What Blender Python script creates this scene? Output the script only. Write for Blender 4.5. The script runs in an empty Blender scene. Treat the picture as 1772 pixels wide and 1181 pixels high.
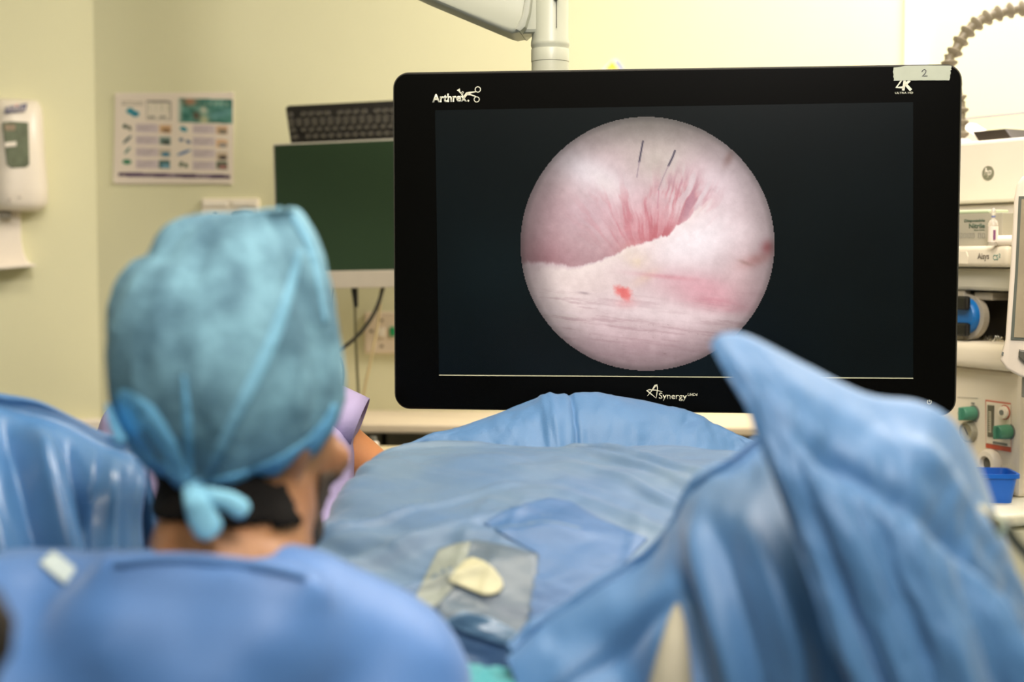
import bpy, bmesh, math, random
import numpy as np
from mathutils import Vector, Matrix
from mathutils.bvhtree import BVHTree

random.seed(7)
SC = bpy.context.scene
COL = SC.collection
R = math.radians

# ------------------------------------------------------------------ camera
FPX, CX, CY = 2461.0, 886.0, 590.5
CAM = Vector((0, 0, 1.2))
CAM_PITCH, CAM_YAW = 3.45, 4.0
cam_data = bpy.data.cameras.new('camera')
cam = bpy.data.objects.new('camera', cam_data)
COL.objects.link(cam)
cam.location = CAM
cam.rotation_euler = (R(90 - CAM_PITCH), 0, R(CAM_YAW))
cam_data.sensor_width = 36.0
cam_data.lens = 50.0
cam_data.clip_start = 0.05
cam_data.dof.use_dof = True
cam_data.dof.focus_distance = 2.12
cam_data.dof.aperture_fstop = 2.4
SC.camera = cam
CM = cam.rotation_euler.to_matrix()

# ------------------------------------------------------------------ colour management, world, lights
SC.view_settings.view_transform = 'Standard'
SC.view_settings.look = 'None'
SC.view_settings.gamma = 1.0
SC.view_settings.exposure = 0.0
SC.view_settings.use_curve_mapping = False
world = bpy.data.worlds.new('world')
SC.world = world
world.use_nodes = True
world.node_tree.nodes['Background'].inputs[0].default_value = (1.0, 0.93, 0.82, 1)
world.node_tree.nodes['Background'].inputs[1].default_value = 0.10


def area(name, loc, size, power, color, target=None):
    d = bpy.data.lights.new(name, 'AREA')
    d.shape = 'RECTANGLE'
    d.size, d.size_y = size
    d.energy = power
    d.color = color
    o = bpy.data.objects.new(name, d)
    COL.objects.link(o)
    o.location = loc
    if target is not None:
        o.rotation_euler = (Vector(target) - Vector(loc)).to_track_quat('-Z', 'Y').to_euler()
    return o


WARM = (1.0, 0.89, 0.72)
area('ceiling_panel_light', (-0.1, 1.6, 2.66), (1.2, 0.6), 32, WARM)
area('ceiling_panel_light', (0.6, 0.2, 2.66), (1.2, 0.6), 13, WARM)
area('ceiling_panel_light', (-0.6, -1.2, 2.66), (1.2, 0.6), 30, WARM)
area('ceiling_panel_light', (1.1, 2.75, 2.66), (1.2, 0.6), 56, (1.0, 0.915, 0.87))
# theatre lamp on its boom above the camera, aimed at the far right of the room
area('theatre_lamp', (0.3, 0.1, 2.45), (0.5, 0.5), 36, (1.0, 0.93, 0.91), (1.05, 3.3, 2.05))

# ------------------------------------------------------------------ helpers: pixels of the 1772x1181 frame to places


def ray(px, py):
    return CM @ Vector(((px - CX) / FPX, -(py - CY) / FPX, -1.0))


def P(px, py, d):
    """world point seen at a pixel at depth d along the lens axis"""
    return CAM + ray(px, py) * d


def frame(px, py, d, A, roll=0.0, tilt=0.0):
    """upright frame (x right, y away, z up) at a point; A = turn seen from the camera (right side nearer > 0)"""
    m = Matrix.Rotation(R(CAM_YAW - A), 4, 'Z') @ Matrix.Rotation(R(tilt), 4, 'X') @ Matrix.Rotation(R(roll), 4, 'Y')
    m.translation = P(px, py, d)
    return m


def on(M, px, py, off=0.0):
    """where a pixel's ray meets the plane y = off of a frame; local coordinates"""
    Mi = M.inverted()
    o = Mi @ CAM
    v = Mi.to_3x3() @ ray(px, py)
    t = (off - o.y) / v.y
    return o + v * t


def on_y(px, py, Y):
    v = ray(px, py)
    return CAM + v * ((Y - CAM.y) / v.y)


def on_z(px, py, Z):
    v = ray(px, py)
    return CAM + v * ((Z - CAM.z) / v.z)


# ------------------------------------------------------------------ materials
MATS = {}


def lin(c):
    return tuple(((x / 255) / 12.92 if x / 255 <= 0.04045 else ((x / 255 + 0.055) / 1.055) ** 2.4) for x in c)


def mat(name, rgb, rough=0.6, var=0.06, scale=30.0, bump=0.0, bscale=200.0, metal=0.0, spec=0.5, sheen=0.0,
        trans=0.0, alpha=1.0, coat=0.0, sss=0.0, stretch=(1, 1, 1), rgb2=None, emit=0.0):
    if name in MATS:
        return MATS[name]
    m = bpy.data.materials.new(name)
    m.use_nodes = True
    nt = m.node_tree
    b = nt.nodes['Principled BSDF']
    base = lin(rgb)
    other = lin(rgb2) if rgb2 else tuple(min(1, x * (1 - var)) for x in base)
    tc = nt.nodes.new('ShaderNodeTexCoord')
    mp = nt.nodes.new('ShaderNodeMapping')
    mp.inputs['Scale'].default_value = stretch
    nt.links.new(tc.outputs['Object'], mp.inputs[0])
    nz = nt.nodes.new('ShaderNodeTexNoise')
    nz.inputs['Scale'].default_value = scale
    nz.inputs['Detail'].default_value = 4
    nt.links.new(mp.outputs[0], nz.inputs['Vector'])
    cr = nt.nodes.new('ShaderNodeValToRGB')
    cr.color_ramp.elements[0].position = 0.35
    cr.color_ramp.elements[1].position = 0.65
    cr.color_ramp.elements[0].color = (*other, 1)
    cr.color_ramp.elements[1].color = (*base, 1)
    nt.links.new(nz.outputs['Fac'], cr.inputs[0])
    nt.links.new(cr.outputs[0], b.inputs['Base Color'])
    b.inputs['Roughness'].default_value = rough
    b.inputs['Metallic'].default_value = metal
    b.inputs['Specular IOR Level'].default_value = spec
    b.inputs['Sheen Weight'].default_value = sheen
    b.inputs['Transmission Weight'].default_value = trans
    b.inputs['Alpha'].default_value = alpha
    b.inputs['Coat Weight'].default_value = coat
    if sss:
        b.inputs['Subsurface Weight'].default_value = sss
        b.inputs['Subsurface Radius'].default_value = (0.01, 0.005, 0.003)
    if emit:
        nt.links.new(cr.outputs[0], b.inputs['Emission Color'])
        b.inputs['Emission Strength'].default_value = emit
    if bump:
        n2 = nt.nodes.new('ShaderNodeTexNoise')
        n2.inputs['Scale'].default_value = bscale
        n2.inputs['Detail'].default_value = 3
        nt.links.new(mp.outputs[0], n2.inputs['Vector'])
        bp = nt.nodes.new('ShaderNodeBump')
        bp.inputs['Strength'].default_value = bump
        bp.inputs['Distance'].default_value = 0.01
        nt.links.new(n2.outputs['Fac'], bp.inputs['Height'])
        nt.links.new(bp.outputs[0], b.inputs['Normal'])
    MATS[name] = m
    return m


def vcol_mat(name, emit=0.0, rough=0.5):
    m = bpy.data.materials.new(name)
    m.use_nodes = True
    nt = m.node_tree
    b = nt.nodes['Principled BSDF']
    at = nt.nodes.new('ShaderNodeVertexColor')
    at.layer_name = 'print'
    b.inputs['Roughness'].default_value = rough
    if emit:
        b.inputs['Base Color'].default_value = (0.01, 0.01, 0.01, 1)
        nt.links.new(at.outputs[0], b.inputs['Emission Color'])
        b.inputs['Emission Strength'].default_value = emit
    else:
        nt.links.new(at.outputs[0], b.inputs['Base Color'])
    return m


# ------------------------------------------------------------------ object helpers


def link(name, me, m=None, parent=None, smooth=False):
    o = bpy.data.objects.new(name, me)
    COL.objects.link(o)
    if m is not None:
        me.materials.append(m)
    if parent is not None:
        o.parent = parent
    if smooth and len(me.polygons):
        me.polygons.foreach_set('use_smooth', [True] * len(me.polygons))
    return o


def tag(o, label=None, cat=None, group=None, kind=None):
    if label:
        o['label'] = label
    if cat:
        o['category'] = cat
    if group:
        o['group'] = group
    if kind:
        o['kind'] = kind
    return o


def empty(name, M=None, label=None, cat=None, group=None):
    o = bpy.data.objects.new(name, None)
    COL.objects.link(o)
    o.empty_display_size = 0.05
    if M is not None:
        o.matrix_world = M if isinstance(M, Matrix) else Matrix.Translation(M)
    return tag(o, label, cat, group)


class MB:
    """collects solids into one mesh"""

    def __init__(self):
        self.bm = bmesh.new()

    def box(self, x0, x1, y0, y1, z0, z1, bevel=0.0, seg=2):
        t = bmesh.new()
        bmesh.ops.create_cube(t, size=1.0)
        for v in t.verts:
            v.co = Vector(((x0 + x1) / 2 + v.co.x * (x1 - x0), (y0 + y1) / 2 + v.co.y * (y1 - y0),
                           (z0 + z1) / 2 + v.co.z * (z1 - z0)))
        if bevel:
            bmesh.ops.bevel(t, geom=t.edges[:], offset=bevel, segments=seg, affect='EDGES', profile=0.5)
        return self._add(t)

    def _add(self, t):
        me = bpy.data.meshes.new('tmp')
        t.to_mesh(me)
        t.free()
        self.bm.from_mesh(me)
        bpy.data.meshes.remove(me)
        return self

    def prism(self, pts, y0, y1, bevel=0.0, seg=2):
        """polygon in the local x,z plane extruded from y0 (front) to y1"""
        t = bmesh.new()
        vs = [t.verts.new((p[0], y0, p[1])) for p in pts]
        f = t.faces.new(vs)
        r = bmesh.ops.extrude_face_region(t, geom=[f])
        for g in r['geom']:
            if isinstance(g, bmesh.types.BMVert):
                g.co.y = y1
        bmesh.ops.recalc_face_normals(t, faces=t.faces[:])
        if bevel:
            front = [e for e in t.edges if all(abs(v.co.y - y0) < 1e-7 for v in e.verts)]
            bmesh.ops.bevel(t, geom=front, offset=bevel, segments=seg, affect='EDGES', profile=0.5)
        return self._add(t)

    def lathe(self, prof, loc=(0, 0, 0), axis=(0, 0, 1), n=24):
        """prof = [(radius, height)...] turned about an axis"""
        t = bmesh.new()
        q = Vector((0, 0, 1)).rotation_difference(Vector(axis).normalized())
        loc = Vector(loc)
        rings = []
        for r, h in prof:
            if r < 1e-6:
                rings.append([t.verts.new(loc + q @ Vector((0, 0, h)))])
            else:
                rings.append([t.verts.new(loc + q @ Vector((r * math.cos(2 * math.pi * k / n),
                                                            r * math.sin(2 * math.pi * k / n), h))) for k in range(n)])
        for a, b in zip(rings[:-1], rings[1:]):
            for k in range(n):
                k2 = (k + 1) % n
                if len(a) == 1 and len(b) == 1:
                    continue
                if len(a) == 1:
                    t.faces.new((a[0], b[k], b[k2]))
                elif len(b) == 1:
                    t.faces.new((a[k], a[k2], b[0]))
                else:
                    t.faces.new((a[k], a[k2], b[k2], b[k]))
        for rg, flip in ((rings[0], True), (rings[-1], False)):
            if len(rg) > 1:
                t.faces.new(rg[::-1] if flip else rg)
        bmesh.ops.recalc_face_normals(t, faces=t.faces[:])
        return self._add(t)

    def cyl(self, a, b, r, n=16, r2=None):
        a, b = Vector(a), Vector(b)
        return self.lathe([(r, 0), (r if r2 is None else r2, (b - a).length)], a, b - a, n)

    def tube(self, pts, r, n=8, closed=False):
        """tube along points; r number or list"""
        pts = [Vector(p) for p in pts]
        t = bmesh.new()
        N = len(pts)
        rs = r if isinstance(r, (list, tuple)) else [r] * N
        up = None
        rings = []
        for i, p in enumerate(pts):
            d = (pts[min(i + 1, N - 1)] - pts[max(i - 1, 0)])
            if closed:
                d = pts[(i + 1) % N] - pts[(i - 1) % N]
            d.normalize()
            if up is None:
                up = d.orthogonal().normalized()
            up = (up - d * up.dot(d)).normalized()
            s = d.cross(up)
            rings.append([t.verts.new(p + (up * math.cos(2 * math.pi * k / n) + s * math.sin(2 * math.pi * k / n)) * rs[i])
                          for k in range(n)])
        pairs = list(zip(rings[:-1], rings[1:]))
        if closed:
            pairs.append((rings[-1], rings[0]))
        for a, b in pairs:
            for k in range(n):
                t.faces.new((a[k], a[(k + 1) % n], b[(k + 1) % n], b[k]))
        if not closed:
            t.faces.new(rings[0][::-1])
            t.faces.new(rings[-1])
        bmesh.ops.recalc_face_normals(t, faces=t.faces[:])
        return self._add(t)

    def ball(self, c, r, sub=2, scale=(1, 1, 1), rot=None):
        t = bmesh.new()
        bmesh.ops.create_icosphere(t, subdivisions=sub, radius=1.0)
        for v in t.verts:
            q = Vector((v.co.x * r * scale[0], v.co.y * r * scale[1], v.co.z * r * scale[2]))
            if rot is not None:
                q = rot @ q
            v.co = q + Vector(c)
        return self._add(t)

    def limb(self, a, b, ra, rb, flat=(1, 1, 1)):
        a, b = Vector(a), Vector(b)
        n = max(3, int((b - a).length / (min(ra, rb) * 0.45)))
        for i in range(n + 1):
            k = i / n
            self.ball(a.lerp(b, k), ra + (rb - ra) * k, 2, flat)
        return self

    def stroke(self, pts, w, y0, y1, closed=False):
        """flat line of width w (number or list) in the local x,z plane"""
        pts = [Vector((p[0], p[1])) for p in pts]
        N = len(pts)
        ws = w if isinstance(w, (list, tuple)) else [w] * N
        L, Rr = [], []
        for i, p in enumerate(pts):
            d = pts[(i + 1) % N] - pts[(i - 1) % N] if closed else pts[min(i + 1, N - 1)] - pts[max(i - 1, 0)]
            d.normalize()
            nrm = Vector((-d.y, d.x))
            L.append(p + nrm * ws[i] / 2)
            Rr.append(p - nrm * ws[i] / 2)
        t = bmesh.new()
        f = [[t.verts.new((q.x, y, q.y)) for q in side] for y in (y0, y1) for side in (L, Rr)]
        rng = range(N if closed else N - 1)
        for i in rng:
            j = (i + 1) % N
            t.faces.new((f[0][i], f[0][j], f[1][j], f[1][i]))
            t.faces.new((f[2][i], f[3][i], f[3][j], f[2][j]))
            t.faces.new((f[0][i], f[2][i], f[2][j], f[0][j]))
            t.faces.new((f[1][i], f[1][j], f[3][j], f[3][i]))
        if not closed:
            for i in (0, N - 1):
                t.faces.new((f[0][i], f[1][i], f[3][i], f[2][i]))
        bmesh.ops.recalc_face_normals(t, faces=t.faces[:])
        return self._add(t)

    def build(self, name, m, parent=None, smooth=False, angle=None):
        me = bpy.data.meshes.new(name)
        self.bm.to_mesh(me)
        self.bm.free()
        o = link(name, me, m, parent, smooth or angle is not None)
        if angle is not None:
            me.set_sharp_from_angle(angle=R(angle))
        return o


def rounded(x0, x1, z0, z1, r, n=6):
    pts = []
    for cx, cz, a0 in ((x1 - r, z1 - r, 0), (x0 + r, z1 - r, 90), (x0 + r, z0 + r, 180), (x1 - r, z0 + r, 270)):
        for k in range(n + 1):
            a = R(a0 + 90 * k / n)
            pts.append((cx + r * math.cos(a), cz + r * math.sin(a)))
    return pts


def circle(cx, cz, r, n=24, rx=None):
    rx = r if rx is None else rx
    return [(cx + rx * math.cos(2 * math.pi * k / n), cz + r * math.sin(2 * math.pi * k / n)) for k in range(n)]


def text(name, s, x, z, width, height, y, m, parent, bold=0.0, shear=0.0, depth=0.0004, skew=0.0):
    """lettering standing in the local x,z plane at y, its lower left corner at x,z"""
    cu = bpy.data.curves.new('lettering', 'FONT')
    cu.body = s
    cu.size = 1.0
    cu.offset = bold
    cu.shear = shear
    cu.resolution_u = 3
    t = bpy.data.objects.new('lettering', cu)
    COL.objects.link(t)
    bpy.context.view_layer.update()
    me = bpy.data.meshes.new_from_object(t.evaluated_get(bpy.context.evaluated_depsgraph_get()))
    bpy.data.objects.remove(t)
    co = np.array([v.co for v in me.vertices])
    mn, mx = co.min(0), co.max(0)
    sx = width / (mx[0] - mn[0])
    sz = height / (mx[1] - mn[1])
    bm = bmesh.new()
    bm.from_mesh(me)
    for v in bm.verts:
        u, w = (v.co.x - mn[0]) * sx, (v.co.y - mn[1]) * sz
        v.co = Vector((x + u, y, z + w + skew * u))
    r = bmesh.ops.extrude_face_region(bm, geom=bm.faces[:])
    for g in r['geom']:
        if isinstance(g, bmesh.types.BMVert):
            g.co.y += depth
    bmesh.ops.recalc_face_normals(bm, faces=bm.faces[:])
    out = bpy.data.meshes.new(name)
    bm.to_mesh(out)
    bm.free()
    bpy.data.meshes.remove(me)
    return link(name, out, m, parent)


def remesh(mb, voxel, smooth_iter=6, name='body'):
    me = bpy.data.meshes.new('tmp')
    mb.bm.to_mesh(me)
    mb.bm.free()
    t = bpy.data.objects.new('tmp', me)
    COL.objects.link(t)
    md = t.modifiers.new('r', 'REMESH')
    md.mode = 'VOXEL'
    md.voxel_size = voxel
    sm = t.modifiers.new('s', 'SMOOTH')
    sm.factor = 0.5
    sm.iterations = smooth_iter
    bpy.context.view_layer.update()
    out = bpy.data.meshes.new_from_object(t.evaluated_get(bpy.context.evaluated_depsgraph_get()))
    bpy.data.objects.remove(t)
    bpy.data.meshes.remove(me)
    out.name = name
    return out


def shell(src, keep, offset, name, m, parent, thick=0.0015):
    """a layer over the faces of a mesh for which keep(co) holds, lifted by offset"""
    bm = bmesh.new()
    bm.from_mesh(src)
    bm.normal_update()
    for v in bm.verts:
        v.tag = keep(v.co, v.normal)
    kill = [f for f in bm.faces if not all(v.tag for v in f.verts)]
    bmesh.ops.delete(bm, geom=kill, context='FACES')
    for v in bm.verts:
        v.co = v.co + v.normal * offset
    me = bpy.data.meshes.new(name)
    bm.to_mesh(me)
    bm.free()
    o = link(name, me, m, parent, True)
    sd = o.modifiers.new('thickness', 'SOLIDIFY')
    sd.thickness = thick
    sd.offset = -1
    return o


# value noise
def _hash(i, j, s):
    h = (i * 374761393 + j * 668265263 + s * 1442695041) & 0xFFFFFFFF
    h = ((h ^ (h >> 13)) * 1274126177) & 0xFFFFFFFF
    return ((h ^ (h >> 16)) & 0xFFFF) / 65535.0


def noise(x, y, s=0):
    x = np.asarray(x, float)
    y = np.asarray(y, float)
    i, j = np.floor(x).astype(np.int64), np.floor(y).astype(np.int64)
    u, v = x - i, y - j
    u, v = u * u * (3 - 2 * u), v * v * (3 - 2 * v)
    return ((_hash(i, j, s) * (1 - u) + _hash(i + 1, j, s) * u) * (1 - v)
            + (_hash(i, j + 1, s) * (1 - u) + _hash(i + 1, j + 1, s) * u) * v) * 2 - 1


def fbm(x, y, s=0, o=4):
    t, a = 0.0, 1.0
    for k in range(o):
        t = t + a * noise(x * 2 ** k, y * 2 ** k, s + k)
        a *= 0.5
    return t


def sstep(a, b, x):
    t = np.clip((x - a) / (b - a), 0, 1)
    return t * t * (3 - 2 * t)


def spline(P_, n):
    """Catmull-Rom through the rows of P_ (k, ...) sampled at n places"""
    k = P_.shape[0]
    t = np.linspace(0, k - 1, n)
    i = np.minimum(t.astype(int), k - 2)
    u = (t - i).reshape((-1,) + (1,) * (P_.ndim - 1))
    g = lambda q: P_[np.clip(q, 0, k - 1)]
    p0, p1, p2, p3 = g(i - 1), g(i), g(i + 1), g(i + 2)
    return 0.5 * (2 * p1 + (p2 - p0) * u + (2 * p0 - 5 * p1 + 4 * p2 - p3) * u ** 2 + (3 * p1 - p0 - 3 * p2 + p3) * u ** 3)


def cloth(name, ctrl, m, parent=None, N=(110, 130), disp=None, thick=0.0025):
    """sheet through a net of control points (rows of (px, py, depth) or of world Vectors)"""
    C = np.array([[tuple(q) if isinstance(q, Vector) else tuple(P(*q)) for q in row] for row in ctrl])
    G = spline(C, N[0])
    G = np.swapaxes(spline(np.swapaxes(G, 0, 1), N[1]), 0, 1)
    du = np.gradient(G, axis=0)
    dv = np.gradient(G, axis=1)
    nr = np.cross(du, dv)
    nr /= np.linalg.norm(nr, axis=2, keepdims=True) + 1e-12
    if nr[N[0] // 2, N[1] // 2] @ np.array(tuple(CAM - Vector(G[N[0] // 2, N[1] // 2]))) < 0:
        nr = -nr
    if disp is not None:
        s, t = np.meshgrid(np.linspace(0, 1, N[0]), np.linspace(0, 1, N[1]), indexing='ij')
        G = G + nr * disp(s, t, G)[..., None]
    idx = np.arange(N[0] * N[1]).reshape(N)
    faces = np.stack([idx[:-1, :-1], idx[:-1, 1:], idx[1:, 1:], idx[1:, :-1]], -1).reshape(-1, 4)
    me = bpy.data.meshes.new(name)
    me.from_pydata(G.reshape(-1, 3).tolist(), [], faces.tolist())
    o = link(name, me, m, parent, True)
    if thick:
        sd = o.modifiers.new('thickness', 'SOLIDIFY')
        sd.thickness = thick
        sd.offset = 0
    return o


def bvh(o):
    me = o.data
    M = o.matrix_world
    return BVHTree.FromPolygons([M @ v.co for v in me.vertices], [tuple(p.vertices) for p in me.polygons])


def hit(tree, px, py, off=0.0):
    v = ray(px, py).normalized()
    r = tree.ray_cast(CAM, v)
    if r[0] is None:
        return None
    n = r[1] if r[1].dot(v) < 0 else -r[1]
    return r[0] - v * off


def dens(pts, n):
    A = np.array(pts, float)
    return spline(A, n)


def patch(name, tree, poly, off, m, parent, rings=9, n=72, thick=0.0012):
    """piece lying on a sheet, bounded by a closed line of pixels"""
    A = np.array(list(poly) + [poly[0]], float)
    seg = np.r_[0, np.cumsum(np.linalg.norm(np.diff(A, axis=0), axis=1))]
    q = np.linspace(0, seg[-1], n, endpoint=False)
    B = np.c_[np.interp(q, seg, A[:, 0]), np.interp(q, seg, A[:, 1])]
    c = np.array(poly, float).mean(0)
    verts, faces = [], []
    last = None
    for k in range(rings):
        f = (k + 1) / rings
        for b in B:
            p = c + (b - c) * f
            h = hit(tree, p[0], p[1], off)
            if h is None:
                h = Vector(verts[-1]) if verts else P(p[0], p[1], 1.5)
            verts.append(tuple(h))
    ctr = hit(tree, c[0], c[1], off) or Vector(verts[0])
    verts.append(tuple(ctr))
    ci = len(verts) - 1
    for j in range(n):
        faces.append((ci, j, (j + 1) % n))
    for k in range(rings - 1):
        for j in range(n):
            a, b = k * n + j, k * n + (j + 1) % n
            faces.append((a, a + n, b + n, b))
    me = bpy.data.meshes.new(name)
    me.from_pydata(verts, [], faces)
    o = link(name, me, m, parent, True)
    sd = o.modifiers.new('thickness', 'SOLIDIFY')
    sd.thickness = thick
    sd.offset = 0
    return o


def printed(name, M, x0, x1, y0, y1, nx, ny, y_off, paint, m, parent, mask=None):
    """flat print in a frame's x,z plane: pixel box x0..x1, y0..y1, coloured by paint(px, py) -> sRGB"""
    gx, gy = np.meshgrid(np.linspace(x0, x1, nx + 1), np.linspace(y0, y1, ny + 1))
    c = [on(M, a, b, y_off) for a, b in ((x0, y0), (x1, y0), (x0, y1), (x1, y1))]
    c = [np.array(tuple(q)) for q in c]
    u = ((gx - x0) / (x1 - x0))[..., None]
    v = ((gy - y0) / (y1 - y0))[..., None]
    G = (c[0] * (1 - u) + c[1] * u) * (1 - v) + (c[2] * (1 - u) + c[3] * u) * v
    idx = np.arange((nx + 1) * (ny + 1)).reshape(ny + 1, nx + 1)
    faces = np.stack([idx[:-1, :-1], idx[1:, :-1], idx[1:, 1:], idx[:-1, 1:]], -1).reshape(-1, 4)
    if mask is not None:
        keep = mask((gx[:-1, :-1] + gx[1:, 1:]) / 2, (gy[:-1, :-1] + gy[1:, 1:]) / 2).reshape(-1)
        faces = faces[keep]
        used = np.unique(faces)
        remap = -np.ones(idx.size, int)
        remap[used] = np.arange(used.size)
        faces = remap[faces]
    else:
        used = np.arange(idx.size)
    rgb = np.clip(paint(gx, gy), 0, 255).reshape(-1, 3)[used] / 255
    rgb = np.where(rgb <= 0.04045, rgb / 12.92, ((rgb + 0.055) / 1.055) ** 2.4)
    me = bpy.data.meshes.new(name)
    me.from_pydata(G.reshape(-1, 3)[used].tolist(), [], faces.tolist())
    ca = me.color_attributes.new('print', 'FLOAT_COLOR', 'POINT')
    ca.data.foreach_set('color', np.c_[rgb, np.ones(len(rgb))].astype(np.float32).ravel())
    return link(name, me, m, parent)


# ================================================================== the room
WALL_Y = 3.4
m_wall = mat('wall_paint', (218, 215, 177), 0.75, 0.03, 3.0, 0.04, 300)
m_ceil = mat('ceiling_paint', (225, 222, 212), 0.8, 0.03)
m_floor = mat('vinyl_floor', (120, 132, 140), 0.45, 0.12, 40)
m_white = mat('white_trim', (236, 226, 208), 0.5, 0.03)
m_whiteplastic = mat('white_plastic', (238, 228, 212), 0.38, 0.03, 12)
m_black = mat('black_plastic', (14, 14, 13), 0.4, 0.1)
m_grey = mat('grey_plastic', (120, 122, 116), 0.45, 0.05)
m_metal = mat('brushed_steel', (180, 178, 170), 0.3, 0.08, 60, metal=1.0)

corner = on_y(168, 400, WALL_Y)
XC = corner.x


def struct(name, o):
    o.name = name
    return tag(o, kind='structure')


struct('floor', MB().box(-4.2, 2.7, -2.6, 3.6, -0.1, 0).build('floor', m_floor))
struct('ceiling', MB().box(-4.2, 2.7, -2.6, 3.6, 2.7, 2.8).build('ceiling', m_ceil))
struct('wall_back', MB().box(XC, 2.7, WALL_Y, WALL_Y + 0.1, 0, 2.7).build('wall_back', m_wall))
struct('wall_right', MB().box(2.6, 2.7, -2.6, WALL_Y, 0, 2.7).build('wall_right', m_wall))
struct('wall_front', MB().box(-4.2, 2.7, -2.7, -2.6, 0, 2.7).build('wall_front', mat('dark_reflected_wall', (120, 122, 112), 0.8)))  # unseen wall behind the camera, coloured dark so the bezel reflects little
ML = Matrix.Rotation(R(30), 4, 'Z')
ML.translation = Vector((XC, WALL_Y, 0))
wl = MB().box(-3.6, 0, 0, 0.1, 0, 2.7).build('wall_left', m_wall)
wl.matrix_world = ML
tag(wl, kind='structure')
# white rail along the left wall
a, b = on(ML, 120, 728, -0.03), on(ML, 120, 772, -0.03)
rl = MB().box(-3.4, -0.0, -0.035, 0, b.z, a.z, 0.006).build('trim_1', m_white)
rl.matrix_world = ML
tag(rl, kind='structure')
# upright cover strip on the back wall at the right
a, b = on_y(1566, 60, WALL_Y - 0.012), on_y(1606, 60, WALL_Y - 0.012)
struct('trim_2', MB().box(a.x, b.x, WALL_Y - 0.014, WALL_Y, 0, 2.7, 0.004).build('trim_2', mat('white_gloss_trim', (250, 246, 236), 0.35, 0.01)))

# ================================================================== the worktop along the back wall
top_z = on_y(700, 711, WALL_Y).z
root = empty('wall_worktop', (0.3, WALL_Y - 0.13, 0), 'long cream worktop running along the back wall below the sockets', 'worktop')
root_loc = root.location.copy()


def wbox(mb, x0, x1, y0, y1, z0, z1, bv=0.004):
    return mb.box(x0 - root_loc.x, x1 - root_loc.x, y0 - root_loc.y, y1 - root_loc.y, z0, z1, bv)


wbox(MB(), XC + 0.12, 1.6, 3.12, WALL_Y, top_z - 0.02, top_z).build('tabletop', mat('cream_laminate', (232, 216, 190), 0.4, 0.03), root)
for k in range(4):
    x = XC + 0.14 + k * 0.6
    wbox(MB(), x, x + 0.59, 3.2, WALL_Y, 0.1, top_z - 0.021, 0.003).build('cabinet_body', mat('olive_cupboard', (118, 112, 84), 0.5, 0.08), root)
    wbox(MB(), x + 0.01, x + 0.58, 3.18, 3.199, 0.12, top_z - 0.06, 0.003).build('door', mat('olive_door', (136, 130, 104), 0.45, 0.06), root)

# ================================================================== main monitor
MON = frame(CX + 0.23698541 / 2.13450859 * FPX, CY - 0.14939124 / 2.13450859 * FPX, 2.13450859, 6.73)
mon = empty('surgical_monitor', MON, 'large black framed surgical monitor showing a round pink keyhole camera view', 'monitor')
W, H = 0.84, 0.512
m_bezel = mat('black_glass_bezel', (5, 5, 4), 0.25, 0.1, spec=0.12)
m_rim = mat('grey_monitor_rim', (58, 56, 48), 0.4, 0.05)
MB().prism(rounded(-W / 2, W / 2, -H / 2, H / 2, 0.022, 8), 0.0, 0.004, 0.0015).build('bezel', m_bezel, mon)
MB().prism(rounded(-W / 2 - 0.002, W / 2 + 0.002, -H / 2 - 0.002, H / 2 + 0.002, 0.024, 8), 0.004, 0.03).build('back_housing', m_rim, mon, angle=40)
MB().box(-0.3, 0.3, 0.03, 0.075, -0.2, 0.2, 0.01).build('rear_cover', mat('grey_housing', (150, 148, 138), 0.5), mon)


def mp(px, py, off=0.0):
    q = on(MON, px, py, off)
    return (q.x, q.z)


SCR = [mp(753, 191), mp(1580, 177), mp(1580, 654), mp(760, 648)]
m_scr = mat('screen_glass', (3, 9, 12), 0.24, 0.2, 8, spec=0.36, emit=0.5)
MB().prism(SCR, -0.0006, 0.001).build('screen', m_scr, mon)
MB().stroke([mp(760, 649.5), mp(1170, 652.5), mp(1580, 655)], 0.0014, -0.0012, 0.0).build('screen_trim', mat('bright_trim_line', (205, 205, 175), 0.4), mon)


def polyd(px, py, pts):
    """distance to a polyline and signed height above it (positive = above in the picture)"""
    best = np.full(px.shape, 1e9)
    for (x0, y0), (x1, y1) in zip(pts[:-1], pts[1:]):
        dx, dy = x1 - x0, y1 - y0
        t = np.clip(((px - x0) * dx + (py - y0) * dy) / (dx * dx + dy * dy), 0, 1)
        best = np.minimum(best, np.hypot(px - x0 - t * dx, py - y0 - t * dy))
    return best


def blend(c, rgb, a):
    a = np.clip(a, 0, 1)[..., None]
    return c * (1 - a) + np.array(rgb, float) * a


def gauss(x, y, cx, cy, sx, sy, ang=0.0):
    ca, sa = math.cos(R(ang)), math.sin(R(ang))
    u, v = (x - cx) * ca + (y - cy) * sa, -(x - cx) * sa + (y - cy) * ca
    return np.exp(-(u / sx) ** 2 - (v / sy) ** 2)


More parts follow.
